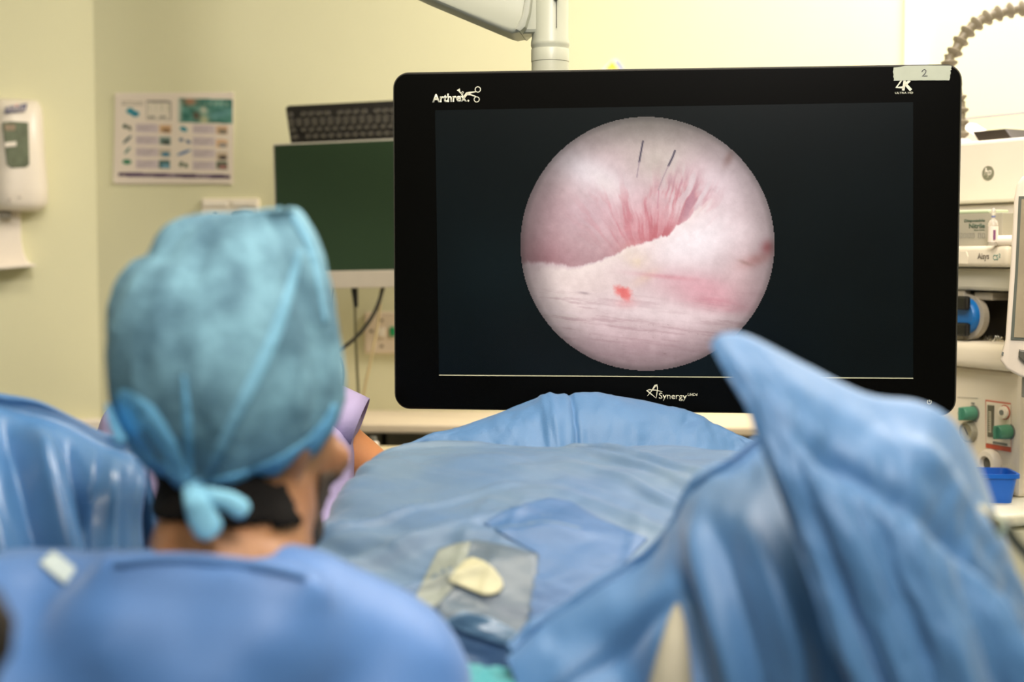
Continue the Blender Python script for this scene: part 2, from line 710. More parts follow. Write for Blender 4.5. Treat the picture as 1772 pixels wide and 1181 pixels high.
def scope_view(px, py):
    x, y = (px - 880) * 2.46, (py - 180) * 2.46
    c = np.zeros(x.shape + (3,)) + np.array((206, 184, 184.))
    n1 = fbm(x / 90, y / 90, 3)
    c = c + (n1 * 7)[..., None]
    # upper part: dull grey at the top, pale fan left and right
    c = blend(c, (152, 143, 132), gauss(x, y, 600, 60, 420, 130) * 0.95)
    c = blend(c, (196, 186, 172), gauss(x, y, 650, 240, 120, 90) * 0.8)
    c = blend(c, (226, 218, 220), gauss(x, y, 360, 300, 190, 70, 30) * 0.85)
    c = blend(c, (232, 222, 218), gauss(x, y, 430, 350, 110, 45, 42) * 0.8)
    c = blend(c, (178, 146, 148), gauss(x, y, 150, 430, 150, 90, 10) * 0.7)
    c = blend(c, (224, 208, 212), gauss(x, y, 880, 340, 170, 120) * 0.6)
    c = blend(c, (205, 176, 182), gauss(x, y, 360, 470, 160, 80) * 0.6)
    # fan of fibres that radiates up from the fold
    ang = np.arctan2(x - 610, 790 - y)
    rr = np.hypot(x - 610, 790 - y)
    fib = fbm(ang * 22 + fbm(x / 70, y / 70, 12, 2) * 0.4, rr / 120, 11, 4)
    fan = gauss(x, y, 600, 480, 210, 110) + 0.8 * gauss(x, y, 760, 400, 90, 90)
    c = blend(c, (212, 150, 156), gauss(x, y, 590, 500, 170, 110) * 0.8)
    c = blend(c, (196, 118, 126), fan * sstep(0.0, 0.7, fib + 0.15) * 0.75)
    c = blend(c, (160, 112, 128), gauss(x, y, 740, 420, 110, 110) * sstep(0.35, 0.8, fib) * 0.7)
    c = blend(c, (240, 226, 226), fan * sstep(0.25, 0.9, -fib) * 0.35)
    # ragged shelf line
    line = [(-50, 700), (80, 690), (250, 700), (350, 686), (420, 655), (520, 610), (610, 582), (690, 556), (720, 520), (760, 495), (800, 450), (870, 400), (960, 330)]
    lx, ly = np.array([p[0] for p in line]), np.array([p[1] for p in line])
    edge = np.interp(x, lx, ly) + fbm(x / 16, y / 40, 5, 3) * 7
    d = (y - edge) / (1 + 2.5 * sstep(420, 100, x))
    w = sstep(0, 260, x) * sstep(1000, 760, x)
    above = sstep(-2, -9, d) * sstep(840, 700, x)
    red = np.exp(-np.clip(-d, 0, None) / 55.) * above
    c = blend(c, (203, 118, 124), red * gauss(x, y, 590, 540, 170, 140) * 1.05)
    c = blend(c, (148, 98, 104), np.exp(-np.clip(-d, 0, None) / 95.) * above * gauss(x, y, 60, 650, 380, 200) * 1.0)
    c = blend(c, (186, 90, 98), red * sstep(0.1, 0.6, fib) * gauss(x, y, 640, 530, 90, 60) * 0.8)
    below = sstep(-5, 6, d) * (1 - 0.55 * sstep(820, 720, y) * 0) * sstep(960, 740, x)
    c = blend(c, (238, 224, 214), below * np.exp(-np.clip(d, 0, None) / 120.) * sstep(40, 240, x) * sstep(960, 800, x) * 0.95)
    c = blend(c, (246, 238, 238), gauss(x, y, 800, 580, 200, 110, -18) * 0.95 * np.maximum(below, sstep(700, 800, x)))
    c = blend(c, (232, 214, 206), gauss(x, y, 300, 770, 260, 60) * 0.6)
    c = blend(c, (231, 212, 182), gauss(x, y, 560, 660, 60, 40, 30) * (0.5 + 0.5 * sstep(-0.2, 0.5, n1)) * 0.8)
    c = blend(c, (224, 200, 178), gauss(x, y, 590, 735, 60, 20, -30) * 0.7)
    # lower flesh with long streaks
    st = fbm((x + y * 0.2) / 150, (y - x * 0.12) / 11, 21, 4)
    low = sstep(760, 860, y + x * 0.0)
    c = blend(c, (226, 206, 206), low * sstep(0.0, 0.7, st) * 0.45)
    c = blend(c, (168, 134, 138), low * sstep(0.2, 0.9, -st) * 0.45)
    c = blend(c, (236, 220, 218), gauss(x, y, 620, 880, 260, 45, 8) * 0.6)
    c = blend(c, (182, 152, 156), sstep(880, 1080, y) * 0.75)
    c = blend(c, (217, 160, 168), gauss(x, y, 850, 790, 210, 62, 12) * 0.85)
    c = blend(c, (196, 128, 138), gauss(x, y, 900, 850, 120, 28, 8) * (0.5 + 0.5 * sstep(-0.3, 0.6, st)) * 0.9)
    c = blend(c, (206, 140, 148), gauss(x, y, 690, 735, 130, 10, 6) * 0.6)
    c = blend(c, (203, 170, 170), gauss(x, y, 1010, 760, 90, 120) * 0.6)
    # spots
    c = blend(c, (226, 92, 88), sstep(40, 12, np.hypot((x - 497) / 1.3, y - 804 - (x - 497) * 0.35) + fbm(x / 12, y / 12, 8) * 6) * 0.8)
    c = blend(c, (226, 160, 160), gauss(x, y, 505, 845, 45, 22) * 0.5)
    c = blend(c, (158, 72, 78), gauss(x, y, 1106, 610, 26, 30, 20) * 0.9)
    c = blend(c, (176, 120, 116), gauss(x, y, 1060, 660, 70, 26, -20) * 0.7)
    c = blend(c, (150, 116, 108), gauss(x, y, 1010, 674, 30, 8, 20) * 0.6)
    c = blend(c, (150, 112, 106), gauss(x, y, 942, 228, 16, 38, 28) * 0.7)
    c = blend(c, (160, 140, 142), gauss(x, y, 325, 803, 24, 5, 8) * 0.8)
    sp = noise(x / 9, y / 7, 40)
    c = blend(c, (138, 108, 108), sstep(0.86, 0.97, sp) * sstep(880, 960, y) * 0.5)
    # fine tissue grain
    c = c + (noise(x / 4, y / 4, 50) * 3 + fbm(x / 26, y / 26, 60) * 5)[..., None]
    # thread lines
    for pts, wd, col, k in ((((578, 158), (572, 190), (562, 245)), 5.5, (44, 36, 60), 0.9), (((714, 198), (704, 225), (686, 262)), 6, (44, 36, 60), 0.9),
                            (((562, 245), (552, 310)), 4, (150, 130, 140), 0.7), (((686, 262), (664, 310), (642, 366)), 4, (164, 140, 146), 0.8),
                            (((645, 366), (640, 440)), 5, (196, 140, 150), 0.7)):
        c = blend(c, col, sstep(wd, wd * 0.3, polyd(x, y, pts)) * k)
    # the scope's own fall-off towards the rim of its view
    rad = np.hypot(px - 1120.5, py - 422) / 220.
    c = c * (1 - 0.30 * sstep(0.72, 1.0, rad) - 0.18 * sstep(0.94, 1.0, rad))[..., None]
    c = c * (1 - 0.16 * sstep(380, 40, x) * sstep(0.5, 1, rad))[..., None]
    return c * np.array((1.03, 1.01, 1.02))


printed('scope_picture', MON, 898, 1343, 199, 645, 300, 300, -0.0012, scope_view, vcol_mat('scope_picture', 1.0), mon,
        mask=lambda a, b: (np.hypot(a - 1120.5, b - 422) < 219.8))

# marks on the bezel
m_mark = mat('glowing_pale_print', (214, 212, 190), 0.5, 0.02, emit=0.12)  # bezel print brightened by a faint emission of its own
L = lambda zx, zy: mp(730 + zx * 130 / 1772, 130 + zy * 70 / 954)
x0, z0 = L(245, 650)
x1, z1 = L(1065, 440)
text('lettering', 'Arthrex', x0, z0, x1 - x0, z1 - z0, -0.0006, m_mark, mon, bold=0.035, skew=0.018)
e = MB()
for c_, r_ in ((L(1322, 340), 64), (L(1294, 575), 62)):
    rr = r_ * 130 / 1772 / FPX * 2.13
    e.stroke(circle(c_[0], c_[1], rr, 24), rr * 0.30, -0.0006, 0, closed=True)
px_m = 130 / 1772 / FPX * 2.13
e.stroke([L(960, 600), L(1010, 500), L(1060, 440), L(1140, 415), L(1290, 390)], [30 * px_m, 50 * px_m, 66 * px_m, 44 * px_m, 16 * px_m], -0.0006, 0)
e.stroke([L(1060, 450), L(1140, 460), L(1280, 508)], [60 * px_m, 34 * px_m, 20 * px_m], -0.0006, 0)
e.prism([L(825, 360), L(895, 315), L(908, 390), L(870, 388)], -0.0006, 0)
e.stroke([L(885, 385), L(930, 440), L(985, 525)], [36 * px_m, 16 * px_m, 30 * px_m], -0.0006, 0)
e.stroke([L(925, 425), L(965, 385), L(988, 400), L(960, 440), L(972, 460)], 14 * px_m, -0.0006, 0)
e.prism(circle(*L(1098, 605), 24 * px_m, 14), -0.0006, 0)
e.build('emblem', m_mark, mon)
S = lambda zx, zy: mp(1080 + zx * 180 / 1772, 650 + zy * 60 / 591)
x0, z0 = S(592, 430)
x1, z1 = S(1068, 300)
text('lettering', 'Synergy', x0, z0, x1 - x0, z1 - z0, -0.0006, m_mark, mon, bold=0.004, skew=-0.012)
x0, z0 = S(1082, 352)
x1, z1 = S(1250, 304)
text('lettering', 'UHD4', x0, z0, x1 - x0, z1 - z0, -0.0006, m_mark, mon, shear=0.25)
s_m = 180 / 1772 / FPX * 2.13
e = MB()
e.stroke([S(395, 352), S(470, 262), S(530, 175), S(556, 160), S(570, 215), S(560, 300), S(546, 388)],
         [6 * s_m, 16 * s_m, 34 * s_m, 22 * s_m, 14 * s_m, 16 * s_m, 5 * s_m], -0.0006, 0)
e.stroke([S(545, 388), S(440, 300), S(388, 258), S(430, 244), S(540, 252), S(655, 278)],
         [5 * s_m, 22 * s_m, 26 * s_m, 20 * s_m, 14 * s_m, 5 * s_m], -0.0006, 0)
e.build('emblem', m_mark, mon)
K = lambda zx, zy: mp(1520 + zx * 160 / 1772, 90 + zy * 100 / 1108)
k_m = 160 / 1772 / FPX * 2.13
e = MB()
e.stroke([K(440, 548), K(345, 680), K(500, 680)], [26 * k_m, 44 * k_m, 44 * k_m], -0.0006, 0)
e.stroke([K(505, 548), K(475, 740)], 46 * k_m, -0.0006, 0)
e.stroke([K(600, 548), K(500, 640)], 48 * k_m, -0.0006, 0)
e.stroke([K(520, 620), K(625, 735)], 52 * k_m, -0.0006, 0)
e.build('emblem', m_mark, mon)
x0, z0 = K(318, 805)
x1, z1 = K(665, 765)
text('lettering', 'ULTRA HD', x0, z0, x1 - x0, z1 - z0, -0.0006, m_mark, mon)
c_ = mp(1608, 696)
pr = 3.4 / FPX * 2.13
e = MB()
e.stroke([(c_[0] + pr * math.sin(R(a)), c_[1] + pr * math.cos(R(a))) for a in range(35, 330, 18)], pr * 0.3, -0.0006, 0)
e.stroke([(c_[0], c_[1] + pr * 1.1), (c_[0], c_[1] + pr * 0.1)], pr * 0.3, -0.0006, 0)
e.build('power_symbol', m_mark, mon)

# tape with a handwritten number, stuck on the bezel
tape = empty('label_tape', MON, 'strip of white tape with a handwritten 2 on the black bezel corner', 'tape')
TP = [(290, 300), (400, 292), (510, 266), (900, 262), (1395, 266), (1400, 300), (1388, 322), (1400, 340), (1375, 356), (1385, 400),
      (1370, 450), (1372, 490), (1355, 545), (800, 546), (290, 552), (300, 520), (282, 470), (292, 440), (276, 380), (288, 340)]
MB().prism([K(*p) for p in TP], -0.0011, -0.0002).build('tape', mat('white_paper_tape', (176, 182, 164), 0.6, 0.04, 60), tape)
MB().stroke([K(*p) for p in [(830, 385), (850, 352), (885, 338), (908, 358), (905, 395), (880, 430), (836, 470), (880, 464), (940, 462)]],
            15 * k_m, -0.0014, -0.001).build('marking', mat('dark_ink', (40, 36, 48), 0.6), tape)

# ================================================================== ceiling boom carrying the monitor
COLD = 2.19
MC = frame(952, 60, COLD, 6.73)
boom = empty('ceiling_boom', MC, 'pale grey jointed boom arm with a round column holding up the large monitor', 'boom arm')
bx = lambda px, py, o=0.0: (lambda q: (q.x, q.z))(on(MC, px, py, o))
m_boom = mat('pale_grey_enamel', (182, 184, 166), 0.35, 0.03, 8)
cxl, zc = bx(952, 84)
rad = 33 / FPX * COLD
MB().lathe([(rad * 0.98, on(MC, 952, 300).z), (rad * 0.98, bx(952, 108)[1]), (rad * 1.0, bx(952, 107)[1]), (rad, bx(952, 87)[1]),
            (rad * 0.99, bx(952, 86)[1])], (cxl, 0, 0), n=40).build('lower_column', m_boom, boom, angle=30)
MB().lathe([(rad * 0.97, bx(952, 86.5)[1]), (rad * 0.97, bx(952, 83)[1]), (rad * 1.01, bx(952, 80)[1]), (rad * 1.01, bx(952, 74)[1]), (rad * 0.96, bx(952, 66)[1]),
            (rad * 0.96, bx(952, -60)[1]), (rad * 0.8, bx(952, -66)[1])], (cxl, 0, 0), n=40).build('upper_column', m_boom, boom, angle=30)
h_ = bx(965, 2)
MB().lathe([(0.004, 0), (0.004, 0.003)], (h_[0], -rad * 0.93, h_[1]), (0, -1, 0), 14).build('screw_hole', m_black, boom)
MB().box(bx(966, 0)[0] - 0.0005, bx(966, 0)[0] + 0.0005, -rad * 0.945, -rad * 0.85, bx(966, 52)[1], bx(966, 6)[1]).build('seam', mat('dark_seam', (95, 95, 85)), boom)
# spring arm: rises to the left; round end towards the column
arm = [bx(700, -16), bx(735, 0), bx(878, 60), bx(890, 63.5), bx(902, 61), bx(911, 50), bx(917, 30), bx(920, 0), bx(919, -40), bx(905, -75), bx(880, -95), bx(420, -330), bx(380, -140)]
MB().prism(arm, -0.035, 0.05, 0.008, 3).build('spring_arm', m_boom, boom, angle=30)
ec = [bx(905, 62), bx(914, 54), bx(921, 30), bx(925, 0), bx(924, -40), bx(910, -80), bx(898, -80), bx(911, -40), bx(914, 0), bx(908, 35), bx(897, 58)]
MB().prism(ec, -0.042, 0.055, 0.003).build('arm_end_cap', mat('arm_cap_grey', (176, 178, 164), 0.35), boom, angle=30)
MB().box(bx(895, 0)[0], cxl, -0.02, 0.025, bx(900, 61)[1], bx(900, -40)[1], 0.006).build('knuckle', m_boom, boom)
pv = bx(395, -215)
MB().cyl((pv[0], 0.01, pv[1] - 0.08), (pv[0], 0.01, 2.695 - MC.translation.z), 0.05, 24).build('ceiling_post', m_boom, boom, angle=40)
MB().box(cxl - 0.06, cxl + 0.06, -0.03, 0.03, on(MC, 952, 310).z, on(MC, 952, 270).z, 0.008).build('mounting_block', m_grey, boom)

# ================================================================== wall screen, its keyboard, cables
MS = frame(640, 370, 3.05, 15, roll=-1.2)
ws = empty('wall_screen', MS, 'switched off monitor with thin silver frame on the wall, half hidden by the large monitor', 'monitor')
sp_ = lambda px, py, o=0.0: (lambda q: (q.x, q.z))(on(MS, px, py, o))
xl, zt = sp_(471, 249)
_, zs = sp_(600, 469)
_, zb = sp_(600, 499)
m_silver = mat('silver_frame', (196, 192, 178), 0.4, 0.04, metal=0.2)
MB().box(xl, xl + 0.51, 0.0, 0.03, zb, zt, 0.004).build('frame', m_silver, ws)
MB().box(xl + 0.006, xl + 0.504, -0.0015, 0.004, zs, zt - 0.004).build('panel', mat('green_reflection_glass', (52, 72, 50), 0.28, 0.08, 4), ws)  # greenish reflection put into the panel's base colour
MB().box(xl, xl + 0.51, -0.006, 0.0, zb, zs, 0.002).build('lower_bezel', mat('silver_bezel', (208, 198, 180), 0.4, 0.03), ws)
MB().box(xl + 0.18, xl + 0.34, 0.03, 0.16, zb + 0.07, zb + 0.2, 0.006).build('wall_bracket', m_grey, ws)
MB().box(xl + 0.22, xl + 0.30, 0.16, 0.28, zb + 0.1, zb + 0.17, 0.004).build('bracket_arm', m_grey, ws)

MKB = frame(640, 212, 3.06, 15, roll=-1.2, tilt=-10)
kb = empty('keyboard', MKB, 'black keyboard stood upright on top of the wall screen', 'keyboard')
kp = lambda px, py, o=0.0: (lambda q: (q.x, q.z))(on(MKB, px, py, o))
ktl, ktr, kbl = kp(494, 183), kp(677, 172), kp(504, 244)
k_h = ktl[1] - kbl[1] + 0.012
MB().prism([(ktl[0], ktl[1] - 0.006), (ktl[0] + 0.006, ktl[1]), (ktl[0] + 0.44, ktl[1]), (ktl[0] + 0.44, ktl[1] - k_h), (kbl[0], ktl[1] - k_h)][::-1], 0.0, 0.018, 0.002).build('case', mat('black_keyboard_case', (30, 27, 22), 0.45, 0.1), kb)
km = MB()
km.lathe([(0.0075, 0), (0.0068, 0.006), (0.0062, 0.0068), (0.003, 0.0062), (0, 0.0058)], (0, 0, 0), (0, -1, 0), 8)
key_src = km.build('key', mat('highlight_grey_key', (84, 80, 72), 0.2, 0.1, spec=0.8), kb, angle=35)  # keys lightened in colour to stand for their highlights
Kq = lambda zx, zy: kp(480 + zx * 220 / 1772, 160 + zy * 100 / 805)
rows = [(318, [180, 370, 480, 590, 700, 880, 990, 1100, 1215, 1395, 1505, 1615, 1720]), (404, [200, 310, 420, 530, 640, 750, 860, 965, 1075, 1185, 1300, 1415, 1525, 1640, 1750]),
        (452, [215, 320, 425, 535, 650, 752, 860, 970, 1080, 1195, 1305, 1415, 1525, 1640, 1750]),
        (534, [235, 380, 490, 600, 710, 820, 930, 1040, 1150, 1262, 1370, 1490, 1600, 1710]), (628, [260, 440, 545, 655, 765, 875, 985, 1095, 1205, 1315, 1425, 1535, 1650, 1760])]
first = True
for zy, xs in rows:
    for zx in xs:
        q = Kq(zx, zy - (zx - 240) * 0.044)
        o = key_src if first else key_src.copy()
        if not first:
            COL.objects.link(o)
        first = False
        o.location = (q[0], 0, q[1])

# cables below the wall screen
def cable(name, px_pts, depth, r, m, label, cat='cable', n=40, plug=None):
    A = dens([(a, b, depth + (c[0] if c else 0)) for a, b, *c in px_pts], n)
    root = empty(name, P(*A[-1]), label, cat)
    off = root.location.copy()
    MB().tube([P(*q) - off for q in A], r, 8).build('lead', m, root, smooth=True)
    if plug:
        (a0, b0), (a1, b1), rp = plug
        MB().cyl(P(a0, b0, depth) - off, P(a1, b1, depth) - off, rp, 12, rp * 0.6).build('plug', m_black, root, angle=40)
    return root


m_cab = mat('black_cable', (52, 50, 42), 0.5)
cable('video_cable', [(614, 520), (615, 560), (617, 620), (620, 680), (622, 730)], 3.1, 0.003, mat('olive_cable', (96, 92, 62), 0.5), 'straight dark cable hanging from a black plug under the wall screen', plug=((613, 497), (616, 532), 0.008))
cable('power_cable', [(663, 497), (655, 525), (640, 555), (615, 585), (588, 605), (560, 612), (520, 625)], 3.08, 0.0042, m_cab, 'thick black cable slanting down left from under the wall screen')
cable('thin_cord', [(576, 498), (572, 520), (570, 560), (572, 640)], 3.1, 0.0018, mat('grey_cord', (120, 116, 92), 0.5), 'thin grey cord hanging beside the blue cap under the wall screen')
cable('pale_cord', [(659, 500), (654, 560), (642, 620), (628, 690), (624, 735)], 3.12, 0.003, mat('pale_cord', (206, 186, 140), 0.5), 'pale beige cord hanging down across the lower socket plate')
cable('looped_cable', [(575, 618), (586, 622), (591, 640), (589, 665), (580, 690)], 3.1, 0.0035, m_cab, 'short black cable loop at the edge of the blue cap')

# sockets on the back wall
m_plate = mat('white_socket', (236, 226, 206), 0.35, 0.02)


def wall_frame(px, py):
    M = Matrix.Identity(4)
    M.translation = on_y(px, py, WALL_Y)
    return M


MSO = wall_frame(400, 375)
so = empty('double_socket', MSO, 'white double wall socket with a dark grey plug, above the blue cap', 'socket')
w2 = 52 / FPX * 3.35
MB().prism(rounded(-w2, w2, -0.044, 0.044, 0.006), -0.01, 0.0, 0.003).build('plate', m_plate, so)
for s in (-1, 1):
    MB().box(s * 0.036 - 0.03, s * 0.036 + 0.03, -0.013, -0.009, 0.024, 0.036, 0.002).build('rocker_switch', mat('socket_switch', (244, 236, 220), 0.3), so)
for s, dz in ((-1, 0), (0, 0.012), (1, 0)):
    MB().box(-0.036 + s * 0.011 - 0.003, -0.036 + s * 0.011 + 0.003, -0.0105, -0.0095, -0.012 + dz, -0.003 + dz).build('pin_hole', m_black, so)
MB().prism(rounded(0.012, 0.06, -0.034, 0.01, 0.012), -0.05, -0.01, 0.006).build('plug', mat('slate_plug', (58, 66, 70), 0.5), so)
MSP = wall_frame(676, 576)
sk = empty('switched_socket', MSP, 'cream socket plate with green tell-tale at the large monitor left edge', 'socket')
MB().prism(rounded(-0.062, 0.066, -0.05, 0.05, 0.005), -0.011, 0.0, 0.003).build('plate', mat('cream_socket', (226, 208, 182), 0.4), sk)
MB().box(0.0, 0.014, -0.015, -0.01, -0.008, 0.014, 0.001).build('green_window', mat('green_tell_tale', (30, 150, 90), 0.35), sk)
MB().box(-0.03, -0.012, -0.0145, -0.01, -0.01, 0.012, 0.002).build('rocker_switch', m_plate, sk)
for a_, b_ in ((-0.045, 0.004), (-0.02, 0.03), (-0.02, -0.032)):
    MB().box(a_ - 0.004, a_ + 0.004, -0.0115, -0.0105, b_ - 0.003, b_ + 0.003).build('pin_hole', mat('socket_hole', (110, 96, 78)), sk)

# poster
MP = Matrix.Identity(4)
MP.translation = on_y(300, 240, WALL_Y - 0.003)
po = empty('wall_poster', MP, 'laminated white instruction poster with small pictures taped on the green wall', 'poster')
pp = lambda px, py, o=0.0: (lambda q: (q.x, q.z))(on(MP, px, py, o))
MB().prism([pp(200, 161), pp(405, 160), pp(402, 319), pp(196, 315)], -0.0008, 0.002).build('sheet', mat('laminated_paper', (232, 222, 206), 0.3, 0.02), po)
Z = lambda px, py: ((px - 180) * 5.904, (py - 140) * 5.905)


def poster_print(px, py):
    x, y = Z(px, py)
    y = y - (x - 700) * 0.022
    c = np.zeros(x.shape + (3,)) + np.array((226, 214, 198.))

    def rect(x0_, y0_, x1_, y1_, rgb, k=1.0):
        nonlocal c
        c = blend(c, rgb, ((x > x0_) & (x < x1_) & (y > y0_) & (y < y1_)) * k)

    def blob(cx_, cy_, sx, sy, rgb, ang=0, k=1.0):
        nonlocal c
        c = blend(c, rgb, sstep(0.3, 0.6, gauss(x, y, cx_, cy_, sx, sy, ang)) * k)
    rect(180, 218, 400, 230, (176, 168, 150))
    rect(180, 244, 405, 258, (170, 162, 146))
    blob(270, 318, 45, 36, (54, 138, 152))
    blob(318, 345, 48, 34, (48, 130, 150))
    rect(432, 204, 686, 400, (130, 124, 116))
    rect(440, 226, 678, 394, (222, 212, 194))
    for k in range(4):
        rect(465 + k * 62, 240, 475 + k * 62, 312, (188, 188, 160))
    rect(450, 362, 520, 386, (150, 146, 134))
    rect(570, 362, 640, 386, (150, 146, 134))
    # photograph block
    q = sstep(740, 820, x) * (x < 1312) * (y > 176) * (y < 424)
    ph = np.zeros(c.shape) + np.array((72, 124, 112.)) + (fbm(x / 60, y / 60, 2) * 26)[..., None]
    ph = blend(ph, (170, 120, 90), gauss(x, y, 880, 205, 70, 45))
    ph = blend(ph, (200, 196, 176), gauss(x, y, 1020, 290, 42, 34, 30))
    ph = blend(ph, (206, 190, 140), gauss(x, y, 1025, 390, 50, 50))
    ph = blend(ph, (92, 66, 50), gauss(x, y, 945, 350, 34, 40, -20))
    ph = blend(ph, (108, 152, 156), gauss(x, y, 1180, 330, 160, 40, -15) * 0.7)
    ph = blend(ph, (150, 176, 160), ((x > 1035) & (x < 1270) & (y > 210) & (y < 240)) * (0.5 + 0.4 * np.sign(np.sin(x / 9))))
    c = c * (1 - q[..., None]) + ph * q[..., None]
    for k in range(4):
        yy = 445 + k * 123
        for xx in (325, 905):
            rect(xx, yy, xx + 230, yy + 88, (200, 186, 188))
            for j in range(3):
                rect(xx + 12, yy + 16 + j * 22, xx + 190 - j * 20, yy + 24 + j * 22, (170, 158, 158))
    for (cx_, cy_, sx, sy, rgb, an) in ((215, 475, 26, 24, (24, 62, 46), 20), (262, 492, 18, 30, (80, 84, 70), -20), (238, 610, 64, 15, (22, 66, 76), -42),
                                        (240, 722, 48, 13, (40, 108, 100), -48), (235, 838, 50, 28, (36, 120, 84), 0), (815, 490, 44, 26, (34, 132, 148), 20),
                                        (790, 600, 26, 18, (50, 88, 128), 0), (862, 618, 30, 18, (40, 80, 130), 20), (818, 730, 82, 15, (44, 100, 160), -22),
                                        (790, 850, 20, 30, (24, 66, 36), 20), (838, 862, 22, 24, (40, 74, 46), -30)):
        blob(cx_, cy_, sx, sy, rgb, an)
    for (cx_, cy_, rgb, r2) in ((628, 490, (206, 168, 128), (140, 110, 80)), (625, 612, (120, 140, 132), (60, 70, 62)), (622, 735, (192, 180, 160), (50, 120, 150)),
                                (620, 852, (72, 104, 100), (110, 156, 176)), (1205, 490, (196, 160, 126), (120, 116, 104)), (1205, 628, (214, 176, 138), (140, 140, 140)),
                                (1205, 755, (196, 176, 150), (60, 52, 50)), (1205, 850, (90, 104, 84), (160, 110, 106))):
        rect(cx_ - 58, cy_ - 40, cx_ + 58, cy_ + 44, rgb)
        blob(cx_ + 10, cy_ + 18, 50, 24, r2)
    rect(150, 948, 1285, 988, (62, 36, 78))
    for xx in range(260, 620, 22):
        rect(xx, 960, xx + 12, 974, (120, 92, 128))
    for xx in (640, 690, 940, 1000, 1060):
        rect(xx, 958, xx + 36, 976, (150, 130, 150))
    return c


printed('print', MP, 199, 404, 163, 318, 190, 150, -0.0012, poster_print, vcol_mat('poster_print', 0, 0.35), po)
for px, py in ((202, 163), (403, 162), (199, 314), (400, 317)):
    c_ = pp(px, py)
    MB().prism(circle(c_[0], c_[1], 0.004, 10), -0.003, -0.0005, 0.001).build('tack', m_white, po)

# small triangular notice above the monitor
MN = Matrix.Identity(4)
MN.translation = on_y(1062, 118, WALL_Y - 0.003)
nt_ = empty('warning_notice', MN, 'tiny yellow and blue notice peeking above the large monitor top edge', 'sign')
np_ = lambda px, py: (lambda q: (q.x, q.z))(on(MN, px, py))
MB().prism([np_(1040, 122), np_(1060, 103), np_(1068, 103), np_(1080, 122), np_(1066, 140), np_(1050, 140)], -0.002, 0.002).build('board', mat('white_notice', (246, 238, 230), 0.5), nt_)
MB().prism([np_(1047, 121), np_(1060, 106), np_(1070, 121)], -0.003, -0.002).build('symbol', mat('yellow_print', (246, 214, 60), 0.5), nt_)
MB().prism([np_(1064, 105), np_(1070, 105), np_(1080, 121), np_(1074, 121)], -0.003, -0.002).build('symbol', mat('blue_print', (150, 170, 214), 0.5), nt_)

# soap dispenser on the left wall
MD = ML.copy()
q = on(ML, 28, 265, 0)
MD.translation = ML @ Vector((q.x, 0, q.z))
ds = empty('hand_gel_dispenser', MD, 'white wall mounted hand gel dispenser with a grey window', 'dispenser')
dp = lambda px, py, o=-0.09: (lambda q_: (q_.x, q_.z))(on(MD, px, py, o))
zt, zb = dp(28, 168)[1], dp(28, 364)[1]
prof = [(0.0, 0.050, 0.50), (0.06, 0.056, 0.8), (0.15, 0.058, 0.95), (0.45, 0.060, 1.0), (0.8, 0.066, 1.05), (0.92, 0.066, 1.02), (0.97, 0.058, 0.95), (1.0, 0.045, 0.8)]
mb = MB()
t = bmesh.new()
rings = []
for k, hw, dep in prof:
    z = zt + (zb - zt) * k
    ring = []
    for j in range(25):
        a = math.pi * j / 24
        cx_ = math.copysign(abs(math.cos(a)) ** 0.7, math.cos(a))
        ring.append(t.verts.new((hw * cx_, -0.095 * dep * (abs(math.sin(a)) ** 0.5), z)))
    rings.append(ring)
for a_, b_ in zip(rings[:-1], rings[1:]):
    for j in range(24):
        t.faces.new((a_[j], a_[j + 1], b_[j + 1], b_[j]))
    t.faces.new((a_[24], a_[0], b_[0], b_[24]))
t.faces.new(rings[0])
t.faces.new(rings[-1][::-1])
bmesh.ops.recalc_face_normals(t, faces=t.faces[:])
mb._add(t)
m_disp = mat('dispenser_white', (240, 230, 214), 0.3, 0.02)
mb.build('housing', m_disp, ds, angle=50)
wp = [dp(4, 212, -0.097), dp(20, 210, -0.097), dp(49, 212, -0.097), dp(51, 285, -0.097), dp(45, 290, -0.097), dp(20, 291, -0.097), dp(12, 284, -0.097)]
MB().prism(wp[::-1], -0.1, -0.09, 0.002).build('window', mat('grey_green_window', (116, 124, 100), 0.2, 0.25, 40), ds)
MB().prism([dp(8, 247, -.1), dp(28, 245, -.1), dp(28, 253, -.1), dp(9, 255, -.1)], -0.103, -0.099).build('level_mark', m_disp, ds)
MB().prism([dp(8, 216, -.1), dp(27, 216, -.1), dp(26, 226, -.1), dp(9, 226, -.1)], -0.1015, -0.099).build('window_label', mat('faded_label', (150, 130, 104), 0.5), ds)
lp = [dp(11, 184, -.092), dp(47, 179, -.092), dp(44, 193, -.092), dp(8, 196, -.092)]
MB().prism(lp, -0.0935, -0.06).build('logo_plate', mat('navy_logo', (62, 62, 104), 0.4), ds)
x0, z0 = dp(11, 194, -.0938)
x1, z1 = dp(44, 184, -.0938)
text('lettering', 'PURELL', x0, z0, x1 - x0, z1 - z0, -0.0945, mat('logo_white', (236, 226, 220), 0.4), ds, bold=0.01, shear=0.2, skew=0.1)
MB().prism([dp(24, 181.6, -.0938), dp(33, 180.6, -.0938), dp(28, 186, -.0938)], -0.0943, -0.093).build('logo_accent', mat('logo_red', (190, 60, 60), 0.4), ds)
MB().prism(circle(*dp(17, 345, -.099), 0.003, 12), -0.1, -0.09).build('sensor', mat('sensor_grey', (190, 178, 164)), ds)
MB().prism(circle(*dp(34, 342, -.099), 0.004, 3), -0.1, -0.09).build('sensor', mat('sensor_grey', (190, 178, 164)), ds)
